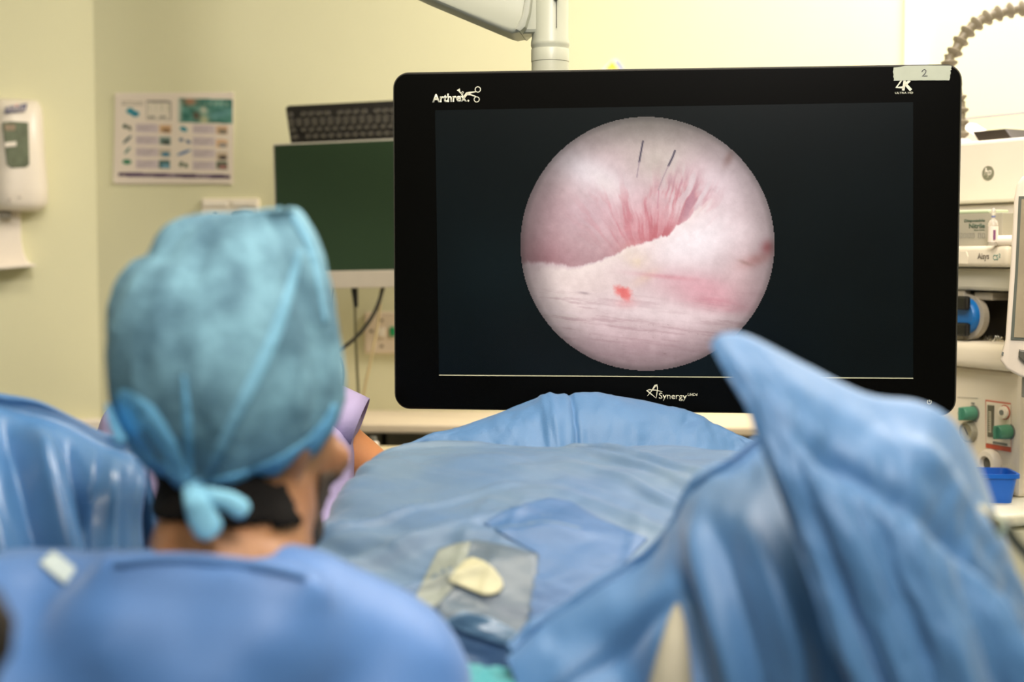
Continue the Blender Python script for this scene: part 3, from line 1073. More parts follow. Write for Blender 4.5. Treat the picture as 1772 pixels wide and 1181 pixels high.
# drip tray: back plate with a shelf that flares out
MB().prism([dp(-30, 366, -.03), dp(37, 366, -.03), dp(38, 415, -.03), dp(42, 437, -.03), dp(48, 451, -.03), dp(57, 459, -.03), dp(-36, 466, -.03)], -0.02, 0, 0.003).build('back_plate', m_disp, ds)
MB().prism([dp(-34, 462, -.06), dp(58, 457, -.06), dp(61, 461, -.06), dp(-34, 469, -.06)], -0.085, -0.005, 0.002).build('drip_tray', m_disp, ds)
MB().prism([dp(2, 367, -.05), dp(20, 367, -.05), dp(20, 378, -.05), dp(2, 378, -.05)], -0.05, -0.02, 0.001).build('nozzle', mat('nozzle_grey', (150, 144, 128)), ds)

# ================================================================== anaesthesia machine
AM = frame(1700, 600, 2.45, 67)
am = empty('anaesthesia_machine', AM, 'white anaesthetic machine with green knobs and gauges right of the large monitor', 'medical machine')
ap = lambda px, py, o=0.0: (lambda q_: (q_.x, q_.z))(on(AM, px, py, o))
zf = lambda py, o=0.0: ap(1705, py, o)[1]
m_mach = mat('machine_white', (226, 216, 196), 0.45, 0.03, 8)
m_mach2 = mat('machine_grey_white', (200, 196, 180), 0.45, 0.03, 8)
XL = -0.55
XR = ap(1766, 700)[0]
floor_z = -AM.translation.z
wz0 = zf(850)
XW = (AM.inverted() @ on_z(1745, 891, AM.translation.z + wz0)).x
MB().box(XL, XR, 0.03, 0.45, floor_z + 0.08, wz0 - 0.04, 0.01).build('base_cabinet', m_mach2, am)
MB().box(XL, XR, 0.0, 0.45, wz0, zf(640), 0.008).build('control_panel', m_mach, am)
MB().box(XL, XR, -0.03, 0.45, zf(637), zf(592), 0.014, 3).build('panel_rail', m_mach, am, angle=50)
MB().box(XL, XR - 0.021, 0.06, 0.45, zf(592), zf(503)).build('compartment_back', mat('dark_compartment', (70, 64, 52), 0.6, 0.2), am)
MB().box(XL, XR, -0.012, 0.45, zf(503), zf(464), 0.006).build('upper_fascia', m_mach2, am)
MB().box(XL, XR, -0.035, 0.45, zf(462), zf(426), 0.008, 3).build('upper_shelf', m_mach, am, angle=50)
MB().box(XR - 0.02, XR, -0.01, 0.45, zf(592), zf(503)).build('compartment_wall', m_mach2, am)
MB().box(XL, XW, -0.30, 0.45, wz0 - 0.022, wz0, 0.008, 3).build('worktop', mat('worktop_white', (216, 212, 190), 0.4), am, angle=50)
MB().box(XL, XW - 0.012, -0.28, 0.44, floor_z + 0.35, wz0 - 0.024, 0.01).build('drawer', mat('drawer_cream', (206, 202, 178), 0.45), am)
MB().box(XL + 0.05, XW - 0.05, -0.295, -0.28, floor_z + 0.62, floor_z + 0.64, 0.004).build('handle', m_grey, am)
for sx in (XL + 0.06, XR - 0.06):
    for sy in (-0.2, 0.38):
        MB().cyl((sx - 0.012, sy, floor_z + 0.04), (sx + 0.012, sy, floor_z + 0.04), 0.04, 16).build('caster', m_black, am)
# grey ring frame around the compartment mouth
g = MB()
g.box(XL, ap(1673, 545)[0], -0.006, 0.008, zf(592), zf(503), 0.003)
arc = [ap(1673 + 33 * math.cos(R(a)), 549 + 40 * math.sin(R(a))) for a in range(-88, 89, 11)]
g.prism([ap(1673, 503)] + arc + [ap(1673, 592)], -0.004, 0.008)
g.build('canister_housing', mat('housing_grey', (168, 160, 144), 0.5), am)
cc_ = ap(1665, 547, -0.016)
MB().lathe([(0.0, 0.03), (0.027, 0.03), (0.030, 0.026), (0.031, 0.018), (0.031, 0.012)], (cc_[0], 0.014, cc_[1]), (0, -1, 0), 28).build('canister', mat('blue_canister', (0, 104, 178), 0.35, 0.1), am, angle=40)
for z_ in (525, 571):
    c2 = ap(1668, z_, -0.026)
    MB().box(c2[0] - 0.035, c2[0] + 0.008, -0.028, -0.017, c2[1] - 0.012, c2[1] + 0.012, 0.004).build('clamp', m_black, am)
MB().box(ap(1685, 500)[0], ap(1716, 500)[0], 0.0, 0.06, zf(520), zf(506), 0.003).build('bracket', mat('housing_grey', (168, 160, 144), 0.5), am)
# lettering and label
x0, z0 = ap(1691, 452, -0.036)
x1, z1 = ap(1711, 438, -0.036)
text('lettering', 'Aisys', x0, z0 + 0.0, x1 - x0, z1 - z0, -0.0358, mat('grey_letters', (110, 100, 88), 0.5), am, bold=0.01)
x0, z0 = ap(1718, 450.5, -0.036)
x1, z1 = ap(1727, 441, -0.036)
text('lettering', 'CS', x0, z0, x1 - x0, z1 - z0, -0.0358, mat('teal_letters', (120, 160, 148), 0.5), am, bold=0.005)
x0, z0 = ap(1727.6, 446, -0.036)
x1, z1 = ap(1731, 439, -0.036)
text('lettering', '2', x0, z0, x1 - x0, z1 - z0, -0.0358, mat('teal_letters', (120, 160, 148), 0.5), am)
MB().prism([ap(1655, 435, -.036), ap(1672, 436, -.036), ap(1675, 445, -.036), ap(1673, 457, -.036), ap(1655, 456, -.036)][::-1], -0.0362, -0.034).build('sticker', mat('sticker_cream', (238, 228, 208), 0.4), am)
# knobs, gauge, flow meter
m_knob = mat('sage_green_knob', (76, 138, 112), 0.4, 0.05)


def knob(px, py, r):
    c = ap(px, py, -0.012)
    k = MB()
    k.lathe([(r * 0.9, 0), (r, 0.003), (r * 0.95, 0.024), (r * 0.8, 0.027), (0, 0.027)], (c[0], 0.0, c[1]), (0, -1, 0), 24)
    o = k.build('knob', m_knob, am, angle=35)
    g_ = MB()
    g_.box(c[0] - r * 0.18, c[0] + r * 0.18, -0.034, -0.02, c[1] - r * 0.92, c[1] + r * 0.92, 0.002)
    g_.build('grip', m_knob, o)
    MB().lathe([(r * 1.12, 0), (r * 1.12, 0.002)], (c[0], 0.0, c[1]), (0, -1, 0), 24).build('collar', m_grey, o)


knob(1676, 716, 0.0125)
knob(1737, 748, 0.0125)
c_ = ap(1679, 748)
gg = MB().lathe([(0.019, 0), (0.019, 0.008), (0.017, 0.011), (0.0155, 0.0112), (0.0155, 0.008), (0, 0.008)], (c_[0], 0, c_[1]), (0, -1, 0), 28).build('pressure_gauge', mat('gauge_rim', (150, 146, 126), 0.35), am, angle=35)
MB().lathe([(0.0152, 0.0085), (0.0, 0.0085)], (c_[0], 0, c_[1]), (0, -1, 0), 28).build('dial', mat('gauge_face', (222, 214, 184), 0.4), gg)
MB().stroke([(c_[0] - 0.005, c_[1] + 0.008), (c_[0] + 0.004, c_[1] - 0.004)], 0.0016, -0.0095, -0.0088).build('needle', m_black, gg)
fb = MB()
P0, P1, P2, P3 = ap(1706, 692), ap(1749, 698), ap(1750, 783), ap(1707, 775)
m_red = mat('red_border', (190, 106, 84), 0.5)
fb.prism([P0, P3, P2, P1], -0.002, 0.002, 0.001)
fm = fb.build('flow_meter', m_red, am)
MB().prism([ap(1708.5, 695), ap(1708.5, 767), ap(1750, 774), ap(1750, 700.5)], -0.0028, -0.001).build('face_plate', m_mach, fm)
MB().prism([ap(1708, 769), ap(1708, 775), ap(1749.5, 782.5), ap(1749.5, 776)], -0.003, -0.001).build('red_band', mat('orange_red_band', (196, 84, 56), 0.5), fm)
MB().prism([ap(1712, 701), ap(1712, 756), ap(1722, 757), ap(1723, 702)], -0.005, -0.002, 0.001).build('meter_tube', mat('meter_dark', (96, 94, 78), 0.3), fm)
MB().prism([ap(1714.5, 712), ap(1714.5, 748), ap(1719, 749), ap(1719, 712)], -0.0056, -0.004).build('scale', mat('scale_cream', (196, 190, 164), 0.4), fm)
for k in range(9):
    MB().box(ap(1715, 714)[0], ap(1718, 714)[0], -0.0061, -0.0055, ap(1715, 715 + k * 3.7)[1], ap(1715, 714 + k * 3.7)[1]).build('tick', m_black, fm)
c_ = ap(1739, 714, -.003)
MB().lathe([(0.0125, 0), (0.0125, 0.002)], (c_[0], -0.0025, c_[1]), (0, -1, 0), 24).build('ring', m_red, fm)
MB().lathe([(0.011, 0), (0.0105, 0.006), (0.006, 0.007), (0, 0.007)], (c_[0], -0.003, c_[1]), (0, -1, 0), 24).build('button', m_whiteplastic, fm, angle=35)
MB().lathe([(0.0045, 0), (0.0045, 0.002)], (c_[0], -0.0095, c_[1]), (0, -1, 0), 14).build('button_center', m_grey, fm)
x0, z0 = ap(1718, 768, -.003)
x1, z1 = ap(1743, 763, -.003)
MB().box(x0, x1, -0.0032, -0.0026, z0, z0 + 0.004).build('caption', m_grey, fm)
for px, py in ((1681, 700), (1685, 730), (1740, 731)):
    q_ = ap(px, py)
    MB().box(q_[0], q_[0] + 0.008, -0.0006, 0.0, q_[1], q_[1] + 0.0035).build('caption', m_grey, am)
MB().stroke([ap(1657, 688), ap(1692, 690)], 0.0008, -0.0006, 0).build('panel_line', mat('panel_line', (150, 144, 128)), am)
c_ = ap(1716, 803)
pt = MB().lathe([(0.026, 0), (0.026, 0.008), (0.022, 0.014), (0.014, 0.015), (0.013, 0.006), (0, 0.006)], (c_[0], 0, c_[1]), (0, -1, 0), 30).build('outlet_port', m_whiteplastic, am, angle=35)
MB().lathe([(0.0128, 0.0065), (0, 0.0065)], (c_[0], 0, c_[1]), (0, -1, 0), 24).build('port_mouth', mat('port_grey', (130, 128, 118), 0.4), pt)

# metal bits lying in the compartment
bc = 0
for px, py in ((1705, 578), (1712, 583), (1717, 577), (1722, 584), (1727, 578), (1733, 577), (1736, 582)):
    q_ = on(AM, px, py, 0.03)
    c = AM @ Vector((q_.x, 0.03, zf(592, 0.03) + 0.006))
    r_ = empty('metal_fitting', c, 'shiny little metal fitting lying in the dark compartment of the machine', 'fitting', 'metal fittings in the compartment')
    r_.rotation_euler = (R(random.uniform(40, 90)), 0, R(random.uniform(0, 180)))
    MB().lathe([(0.0, -0.007), (0.004, -0.006), (0.0045, 0.004), (0.003, 0.005), (0.003, 0.008), (0, 0.008)], n=10).build('body', mat('shiny_metal', (210, 204, 186), 0.15, 0.2, metal=1.0), r_, angle=40)
    MB().lathe([(0.0055, 0.003), (0.0055, 0.005)], n=6).build('collar', m_metal, r_)

# blue tub on the worktop
wz = zf(850)
q = AM.inverted() @ on_z(1712, 866, AM.translation.z + wz)
MT = AM.copy()
MT.translation = AM @ Vector((q.x, q.y, wz))
tub = empty('blue_tub', MT @ Matrix.Rotation(R(63), 4, 'Z'), 'bright blue plastic tub on the worktop of the anaesthetic machine', 'tub')
TH = 0.049
t = bmesh.new()
loops = []
for sx, sy, z in ((0.03, 0.03, 0), (0.036, 0.036, TH * 0.84), (0.040, 0.040, TH * 0.86), (0.040, 0.040, TH), (0.036, 0.036, TH), (0.029, 0.029, 0.004)):
    loops.append([t.verts.new((x_, y_, z)) for x_, y_ in rounded(-sx, sx, -sy, sy, 0.01, 4)])
for a_, b_ in zip(loops[:-1], loops[1:]):
    n_ = len(a_)
    for j in range(n_):
        t.faces.new((a_[j], a_[(j + 1) % n_], b_[(j + 1) % n_], b_[j]))
t.faces.new(loops[0][::-1])
t.faces.new(loops[-1])
bmesh.ops.recalc_face_normals(t, faces=t.faces[:])
MB()._add(t).build('body', mat('bright_blue_plastic', (16, 98, 200), 0.4, 0.06), tub, angle=50)

# printer on the upper shelf
PM = frame(1700, 330, 2.50, 58)
shelf_top = AM.translation.z + zf(426)
pr_ = empty('printer', PM, 'white printer standing on the upper shelf behind the glove box', 'printer')
pq = lambda px, py, o=0.0: (lambda q_: (q_.x, q_.z))(on(PM, px, py, o))
zlow = shelf_top - PM.translation.z
XRp = pq(1800, 330)[0]
MB().box(-0.2, XRp, 0.0, 0.3, pq(1700, 352)[1], pq(1700, 243)[1], 0.006).build('upper_body', m_whiteplastic, pr_)
MB().box(-0.2, XRp, 0.012, 0.3, zlow, pq(1700, 353.5)[1], 0.003).build('lower_body', mat('printer_shade_white', (226, 216, 200), 0.4), pr_)
lc = pq(1710, 300)
lr = 12.5 / FPX * 2.5
MB().prism(circle(lc[0], lc[1], lr, 32), -0.0008, 0.001).build('logo_disc', mat('logo_grey', (130, 128, 108), 0.4), pr_)
text('lettering', 'hp', lc[0] - lr * 0.62, lc[1] - lr * 0.62, lr * 1.25, lr * 1.35, -0.0014, m_whiteplastic, pr_, bold=0.01, shear=0.3)
pt_z = PM.translation.z + pq(1700, 243)[1]
# black device and papers on top of the printer
MBK = PM.copy()
q = pq(1728, 238, 0.05)
MBK.translation = PM @ Vector((q[0], 0.05, pq(1700, 243)[1]))
bk = empty('black_wallet', MBK, 'black flap fronted case lying on top of the white printer', 'case')
MB().prism([(-0.028, 0.002), (0.045, 0.002), (0.03, 0.02), (-0.042, 0.02)], -0.02, 0.05, 0.002).build('body', mat('black_leatherette', (52, 44, 36), 0.5, 0.1), bk)
MB().box(-0.05, 0.05, -0.01, 0.06, 0, 0.003).build('base_flap', mat('tan_card', (150, 136, 104), 0.6), bk)
MPP = PM.copy()
MPP.translation = PM @ Vector((pq(1680, 238, 0.07)[0], 0.09, pq(1700, 243)[1]))
pw = empty('paper_wedge', MPP, 'white folded paper wedge beside the black case on the printer', 'paper')
MB().prism([(-0.06, 0), (0.04, 0), (-0.04, 0.045), (-0.06, 0.045)], -0.02, 0.04).build('sheet', mat('white_paper', (248, 240, 226), 0.6), pw)
MPA = PM.copy()
MPA.translation = PM @ Vector((0, 0.16, pq(1700, 243)[1]))
ac = empty('acrylic_screen', MPA, 'clear acrylic sheet standing on the printer with a bluish top edge', 'panel')
zh = on(PM, 1710, 200, 0.16).z - pq(1700, 243)[1]
MB().box(-0.25, XRp, 0, 0.004, 0, zh - 0.003).build('sheet', mat('clear_acrylic', (250, 246, 240), 0.05, 0.0, trans=1.0, alpha=0.25), ac)
MB().box(-0.25, XRp, 0, 0.004, zh - 0.003, zh).build('top_edge', mat('blue_edge', (176, 172, 196), 0.2), ac)

# glove box, ampoule, roll and marker on the shelf
GM = frame(1690, 400, 2.43, 58)
GM.translation.z = shelf_top
gb = empty('glove_box', GM, 'grey box of disposable gloves with green lettering on the upper shelf', 'box')
gq = lambda px, py, o=0.0: (lambda q_: (q_.x, q_.z))(on(GM, px, py, o))
gr, gt = gq(1735, 368)
MB().box(-0.12, gr, 0.0, 0.05, 0.0, gt, 0.001).build('carton', mat('grey_carton', (172, 166, 148), 0.6, 0.04), gb)
MB().box(-0.12, gq(1712, 360)[0], -0.0005, 0.05, gt, gt + 0.006, 0.002).build('lid', mat('pale_green_lid', (206, 220, 184), 0.5), gb)
m_gt = mat('dark_green_letters', (62, 92, 72), 0.5)
for s_, a_, b_, bo in (('Disposable', (1668.5, 386), (1704.5, 379), 0.02), ('Nitrile', (1677, 395.5), (1704.5, 386.5), 0.02), ('Exam Gloves', (1686, 399.5), (1704.5, 397), 0.0)):
    x0, z0 = gq(*a_)
    x1, z1 = gq(*b_)
    text('lettering', s_, x0, z0, x1 - x0, z1 - z0, -0.0006, m_gt, gb, bold=bo)
for k, px in enumerate((1661, 1668, 1675, 1682, 1693, 1700)):
    a_, b_ = gq(px, 412), gq(px + 4, 404)
    MB().stroke([(a_[0], a_[1]), (b_[0], a_[1]), (b_[0], b_[1]), (a_[0], b_[1])], 0.0006, -0.0006, 0.0, closed=True).build('tick_box', m_grey, gb)
va = GM @ Vector((gq(1718, 424, -0.03)[0], -0.03, 0))
vi = empty('glass_ampoule', va, 'small clear glass ampoule with purple label in front of the glove box', 'ampoule')
vr = 0.0082
m_glass = mat('ampoule_glass', (240, 234, 222), 0.1, 0.0, trans=0.6, alpha=0.75)
MB().lathe([(vr * 0.95, 0), (vr, 0.002), (vr, 0.036), (vr * 0.8, 0.041), (vr * 0.35, 0.044), (vr * 0.33, 0.05), (vr * 0.5, 0.053), (vr * 0.45, 0.06), (0, 0.063)], n=20).build('body', m_glass, vi, angle=50)
MB().lathe([(vr * 1.02, 0.006), (vr * 1.02, 0.032)], n=20).build('paper_label', mat('ampoule_label', (240, 226, 212), 0.5), vi, angle=50)
MB().lathe([(vr * 0.42, 0.047), (vr * 0.42, 0.0495)], n=14).build('blue_band', mat('blue_band', (120, 130, 176), 0.4), vi)
dirc = (CAM - va).to_2d().normalized()
sd_ = Vector((-dirc.y, dirc.x))
b0 = Vector((dirc.x, dirc.y)) * vr * 0.97
MB().box(b0.x + sd_.x * 0.002 - 0.0018, b0.x + sd_.x * 0.002 + 0.0018, b0.y + sd_.y * 0.002 - 0.0018, b0.y + sd_.y * 0.002 + 0.0018, 0.010, 0.026).build('label_stripe', mat('purple_stripe', (126, 70, 112), 0.5), vi)
ro_c = GM @ Vector((gq(1738, 418, -0.02)[0], -0.02, 0.0085))
ro = empty('tape_roll', ro_c, 'white roll lying beside the ampoule on the upper shelf', 'roll')
ax = (GM.to_3x3() @ Vector((1, 0.15, 0)))
MB().lathe([(0.003, -0.02), (0.008, -0.02), (0.0085, -0.018), (0.0085, 0.018), (0.008, 0.02), (0.003, 0.02)], (0, 0, 0), ax, 18).build('roll', m_whiteplastic, ro, angle=40)
MB().lathe([(0.0032, -0.0205), (0.0032, 0.0205)], (0, 0, 0), ax, 12).build('core', mat('green_core', (150, 186, 150)), ro)
mk_c = GM @ Vector((gq(1741, 405, 0.03)[0], 0.03, 0.0))
mk = empty('black_marker', mk_c, 'short black upright marker at the right end of the glove box', 'marker')
MB().lathe([(0.005, 0), (0.005, 0.028), (0.004, 0.03), (0, 0.03)], n=14).build('barrel', m_black, mk, angle=40)
MB().lathe([(0.0055, 0.016), (0.0055, 0.018)], n=14).build('cap_rim', m_grey, mk)

# segmented flexible hose arching over
HZ = 2.56
pth = dens([(1662, 240, HZ), (1662, 205, HZ), (1661, 182, HZ), (1655, 160, HZ), (1646, 136, HZ), (1643, 112, HZ), (1652, 90, HZ), (1666, 66, HZ), (1684, 46, HZ),
            (1708, 31, HZ), (1738, 21, HZ), (1770, 15, HZ), (1802, 18, HZ), (1830, 30, HZ), (1852, 52, HZ)], 600)
W3 = [P(*q_) for q_ in pth]
ho = empty('segmented_hose', P(1662, 240, HZ), 'grey segmented flexible hose arching over the top right corner', 'hose')
hoff = ho.location.copy()
seg = 0.0215
prof = [(0.008, 0.0), (0.0095, 0.002), (0.0145, 0.006), (0.0152, 0.009), (0.0135, 0.0105), (0.0095, 0.0115), (0.0085, 0.018), (0.0095, 0.0225)]
src = MB().lathe(prof, n=14).build('hose_segment', mat('warm_grey_hose', (132, 122, 102), 0.4, 0.06), ho, angle=40)
acc, last, cnt = 0.0, W3[0], 0
for a_, b_ in zip(W3[:-1], W3[1:]):
    acc += (b_ - a_).length
    if cnt == 0 or acc >= seg:
        acc = 0.0
        o = src if cnt == 0 else src.copy()
        if cnt:
            COL.objects.link(o)
        o.rotation_mode = 'QUATERNION'
        o.location = a_ - hoff
        o.rotation_quaternion = Vector((0, 0, 1)).rotation_difference((b_ - a_).normalized())
        cnt += 1
MB().lathe([(0.02, -0.012), (0.02, -0.006), (0.012, 0.0)], n=18).build('hose_base', m_whiteplastic, ho, angle=40)
MB().lathe([(0.011, 0), (0.016, 0.02), (0.006, 0.045)], W3[-1] - hoff, W3[-1] - W3[-4], 14).build('nozzle', m_grey, ho, angle=40)

# machine display on a swing arm at the right edge
DM = frame(1772, 480, 2.12, 26)
dd = empty('machine_display', DM, 'white framed tilting touch display cut by the right picture edge', 'display')
dq = lambda px, py, o=0.0: (lambda q_: (q_.x, q_.z))(on(DM, px, py, o))
m_df = mat('display_white', (240, 226, 206), 0.35, 0.02)
ol = [(1768, 306), (1759, 318), (1754, 345), (1747, 470), (1739, 588), (1729, 622), (1741, 640), (1765, 653), (1800, 660), (1990, 662), (2010, 300), (1790, 296)]
MB().prism([dq(*p) for p in ol], 0.0, 0.045, 0.005, 3).build('housing', m_df, dd, angle=40)
MB().prism([dq(*p) for p in [(1763, 340), (1757, 470), (1749, 588), (1960, 594), (1965, 336)]], -0.002, 0.001).build('inner_frame', mat('dark_inner_frame', (100, 104, 92), 0.4), dd)
MB().prism([dq(*p) for p in [(1768, 345), (1762, 470), (1755, 584), (1956, 590), (1960, 341)]], -0.003, 0.0).build('screen', mat('painted_reflection_screen', (172, 158, 130), 0.3, 0.25, 9), dd)  # dark screen whose beige reflection is painted as base colour
MB().prism([dq(1764, 605), dq(1763, 618), dq(1772, 626), dq(1800, 630), dq(1800, 612)], -0.008, 0.002, 0.002).build('latch', mat('grey_latch', (92, 90, 78), 0.4), dd)
MB().prism([dq(1734, 609), dq(1733, 615), dq(1736, 616), dq(1737, 610)], -0.001, 0.002).build('mark', m_grey, dd)
MB().cyl((dq(1790, 660)[0], 0.02, dq(1790, 655)[1]), (dq(1790, 660)[0], 0.02, dq(1790, 690)[1]), 0.02, 20).build('pivot', m_grey, dd, angle=40)
e1 = DM.inverted() @ (AM @ Vector((XR + 0.01, 0.1, zf(690))))
MB().tube([(dq(1790, 680)[0], 0.02, dq(1790, 685)[1]), (dq(1840, 680)[0], 0.1, dq(1790, 685)[1]), e1], 0.014, 12).build('swing_arm', m_grey, dd, smooth=True)

# trolley seen under the worktop
TR = frame(650, 790, 2.85, 4)
tr = empty('side_trolley', Matrix.Translation((TR.translation.x, TR.translation.y, 0)), 'cream topped trolley below the worktop, left of the central drape', 'trolley')
th = TR.translation.z
MB().box(-0.2, 0.2, -0.05, 0.16, th - 0.03, th, 0.005).build('tabletop', mat('cream_tray', (236, 220, 176), 0.45), tr)
for sx in (-0.18, 0.18):
    for sy in (-0.03, 0.14):
        MB().cyl((sx, sy, 0.0), (sx, sy, th - 0.03), 0.012, 12).build('leg', m_metal, tr, angle=40)
MB().box(-0.19, 0.19, -0.04, 0.15, 0.25, 0.27, 0.004).build('shelf', m_metal, tr)
bo = empty('small_bottle', Vector((on_z(655, 780, th).x, TR.translation.y + 0.02, th)), 'tiny white bottle standing on the cream trolley', 'bottle')
MB().lathe([(0.011, 0), (0.012, 0.002), (0.012, 0.024), (0.006, 0.029)], n=16).build('body', m_whiteplastic, bo, angle=40)
MB().lathe([(0.007, 0.0285), (0.007, 0.037), (0, 0.037)], n=14).build('cap', m_grey, bo, angle=40)
MB().lathe([(0.0122, 0.008), (0.0122, 0.018)], n=16).build('paper_label', mat('brown_label', (150, 128, 96)), bo)

# ================================================================== operating table and drapes
m_drape = mat('blue_drape', (72, 118, 166), 0.5, 0.06, 14, 0.10, 420, sheen=0.2)
m_drape2 = mat('blue_grey_drape', (88, 114, 138), 0.5, 0.10, 6, 0.08, 420, sheen=0.15, rgb2=(66, 102, 142))
m_gown = mat('blue_gown', (74, 120, 182), 0.5, 0.05, 10, 0.06, 420, sheen=0.2)

def down(q, dz, dy=0.0, dx=0.0):
    v = P(*q)
    return Vector((v.x + dx, v.y + dy, v.z - dz))


def skirt(row):
    return [[Vector((v.x, v.y, max(0.004, v.z - dz))) for v in row] for dz in (0.06, 0.16, 2.0)]


# back sheet
sky = [(640, 806, 1.92), (700, 774, 1.95), (780, 745, 1.97), (860, 716, 1.99), (930, 690, 2.0), (1000, 684, 2.0), (1080, 689, 2.0), (1170, 709, 1.99), (1230, 733, 1.98), (1290, 759, 1.96), (1350, 787, 1.94)]
mid = [(640, 815, 1.95), (705, 788, 1.95), (785, 762, 1.95), (862, 742, 1.95), (932, 728, 1.95), (1000, 724, 1.95), (1075, 728, 1.95), (1160, 742, 1.95), (1225, 760, 1.95), (1290, 782, 1.95), (1355, 805, 1.95)]
low = [(645, 850, 1.91), (715, 830, 1.91), (790, 815, 1.91), (865, 805, 1.91), (935, 800, 1.91), (1000, 800, 1.91), (1070, 802, 1.91), (1150, 808, 1.91), (1220, 818, 1.91), (1290, 835, 1.91), (1360, 860, 1.91)]
back = [Vector((down(q_, 0, 0.05).x, down(q_, 0, 0.05).y, 0.004)) for q_ in sky]
back2 = [down(q_, 0.012, 0.03) for q_ in sky]


def disp_back(s, t, G):
    d = fbm(t * 9, s * 3, 4) * 0.004 + fbm(t * 30, s * 8, 9, 3) * 0.0015
    for c_, w_, h_ in ((0.49, 0.006, 0.007), (0.44, 0.012, -0.004), (0.42, 0.008, -0.003)):
        d = d + h_ * np.exp(-((t - c_ - (s - 0.8) * 0.06) / w_) ** 2)
    return d * np.where(s < 0.6, 0.3, 1)


back1 = [down(q_, 0.16, 0.05) for q_ in sky]
back15 = [down(q_, 0.05, 0.045) for q_ in sky]
bd = cloth('back_drape', [back, back1, back15, back2, sky, mid, low], m_drape, N=(110, 170), disp=disp_back)
tag(bd, 'blue drape sheet rising to the ridge below the large monitor, behind the front sheet', 'drape')

# front sheet
r0 = [(650, 792, 1.83), (760, 769, 1.86), (900, 769, 1.86), (1040, 773, 1.86), (1180, 777, 1.86), (1340, 790, 1.84)]
rA = [(628, 812, 1.79), (750, 792, 1.80), (900, 790, 1.80), (1050, 796, 1.80), (1190, 802, 1.80), (1360, 815, 1.78)]
r1 = [(590, 858, 1.70), (735, 842, 1.69), (900, 836, 1.68), (1055, 842, 1.68), (1215, 852, 1.68), (1400, 870, 1.68)]
r2 = [(548, 925, 1.60), (700, 910, 1.57), (880, 902, 1.55), (1060, 910, 1.55), (1250, 928, 1.56), (1440, 950, 1.58)]
r3 = [(515, 1010, 1.52), (680, 1000, 1.47), (860, 992, 1.45), (1050, 1000, 1.45), (1250, 1020, 1.47), (1450, 1050, 1.5)]
r4 = [(490, 1110, 1.46), (670, 1082, 1.41), (850, 1085, 1.40), (1040, 1092, 1.40), (1250, 1115, 1.42), (1460, 1150, 1.45)]
r5 = [(480, 1210, 1.43), (670, 1180, 1.39), (850, 1185, 1.40), (1040, 1192, 1.40), (1250, 1215, 1.42), (1460, 1250, 1.45)]
rows_f = [r0, rA, r1, r2, r3, r4, r5]
net = [[down(r[0], 0.34, 0.05, -0.02), down(r[0], 0.08, 0.03, -0.012)] + [P(*q_) for q_ in r] for r in rows_f]
net += skirt(net[-1])


def disp_front(s, t, G):
    s = s * 9 / 7
    d = fbm(t * 5 + s * 3, s * 6, 14, 4) * 0.006
    d = d + fbm((t * 0.6 - s * 0.9) * 20, (t + s) * 3, 17, 3) * 0.0035 * sstep(0.0, 0.2, s)
    # long diagonal folds on the left flank and across the right
    for ph, w_, h_ in ((0.62, 0.012, 0.009), (0.74, 0.016, 0.010), (0.88, 0.014, 0.009), (1.0, 0.02, 0.009)):
        d = d + h_ * np.exp(-((t * 0.55 + s - ph + 0.02 * np.sin(t * 14)) / w_) ** 2) * sstep(0.15, 0.3, t) * sstep(0.65, 0.45, t)
    for ph, w_, h_ in ((-0.52, 0.010, 0.008), (-0.44, 0.012, 0.009), (-0.35, 0.012, 0.008), (-0.22, 0.016, 0.008)):
        d = d + h_ * np.exp(-((s * 0.9 - t * 0.8 - ph + 0.015 * np.sin(t * 20)) / w_) ** 2) * sstep(0.55, 0.72, t)
    d = d + 0.006 * np.exp(-((s - 0.48 + 0.1 * (t - 0.5)) / 0.02) ** 2) * sstep(0.3, 0.42, t) * sstep(0.9, 0.7, t)
    for c_ in (0.53, 0.58, 0.75):
        d = d + 0.0022 * np.exp(-((t - c_ + 0.10 * (s - 0.4)) / 0.008) ** 2) * sstep(0.3, 0.4, s) * sstep(0.75, 0.6, s)
    return d


fd = cloth('patient_drape', net, m_drape2, N=(190, 150), disp=disp_front)
tag(fd, 'wide grey blue drape over the patient with a clear window, in the middle', 'drape')
tree = bvh(fd)
film = [(759, 951), (790, 940), (823, 935), (880, 945), (933, 961), (928, 1020), (919, 1078), (900, 1105), (885, 1120), (820, 1095), (762, 1078), (755, 1050), (731, 1064), (718, 1060), (711, 1050), (735, 1000)]
patch('reinforcement', tree, [(837, 906), (880, 880), (951, 862), (988, 869), (1034, 897), (1121, 933), (1070, 985), (1006, 1052), (910, 1098), (922, 1020), (933, 961)], 0.0035, mat('reinforced_blue', (58, 98, 144), 0.5, 0.08, 12, 0.08, 420), fd, rings=34, n=150)
patch('window_film', tree, film, 0.0035, mat('clear_film', (86, 102, 116), 0.4, 0.08, 18), fd)
lit = [(759, 953), (790, 942), (815, 938), (808, 965), (776, 1006), (790, 1012), (772, 1030), (745, 1060), (728, 1063), (712, 1050), (735, 1000)]
patch('lit_film_patch', tree, lit, 0.006, mat('lit_cream_film', (128, 136, 128), 0.45, 0.06, 12), fd, rings=24)  # left part of the film over cream, its lit look painted paler
holep = [(775, 1006), (790, 985), (805, 970), (817, 965), (838, 972), (855, 985), (868, 1003), (871, 1014), (864, 1025), (848, 1031), (835, 1030), (805, 1018)]
patch('opening', tree, holep, 0.009, mat('cream_inner', (176, 174, 142), 0.55, 0.05, 10), fd)
patch('film_pocket', tree, [(762, 1080), (800, 1058), (850, 1070), (905, 1100), (890, 1124), (830, 1105)], 0.0045, mat('film_shade', (84, 116, 142), 0.3, 0.08, 12), fd)  # folded lower film, its shading put into the colour

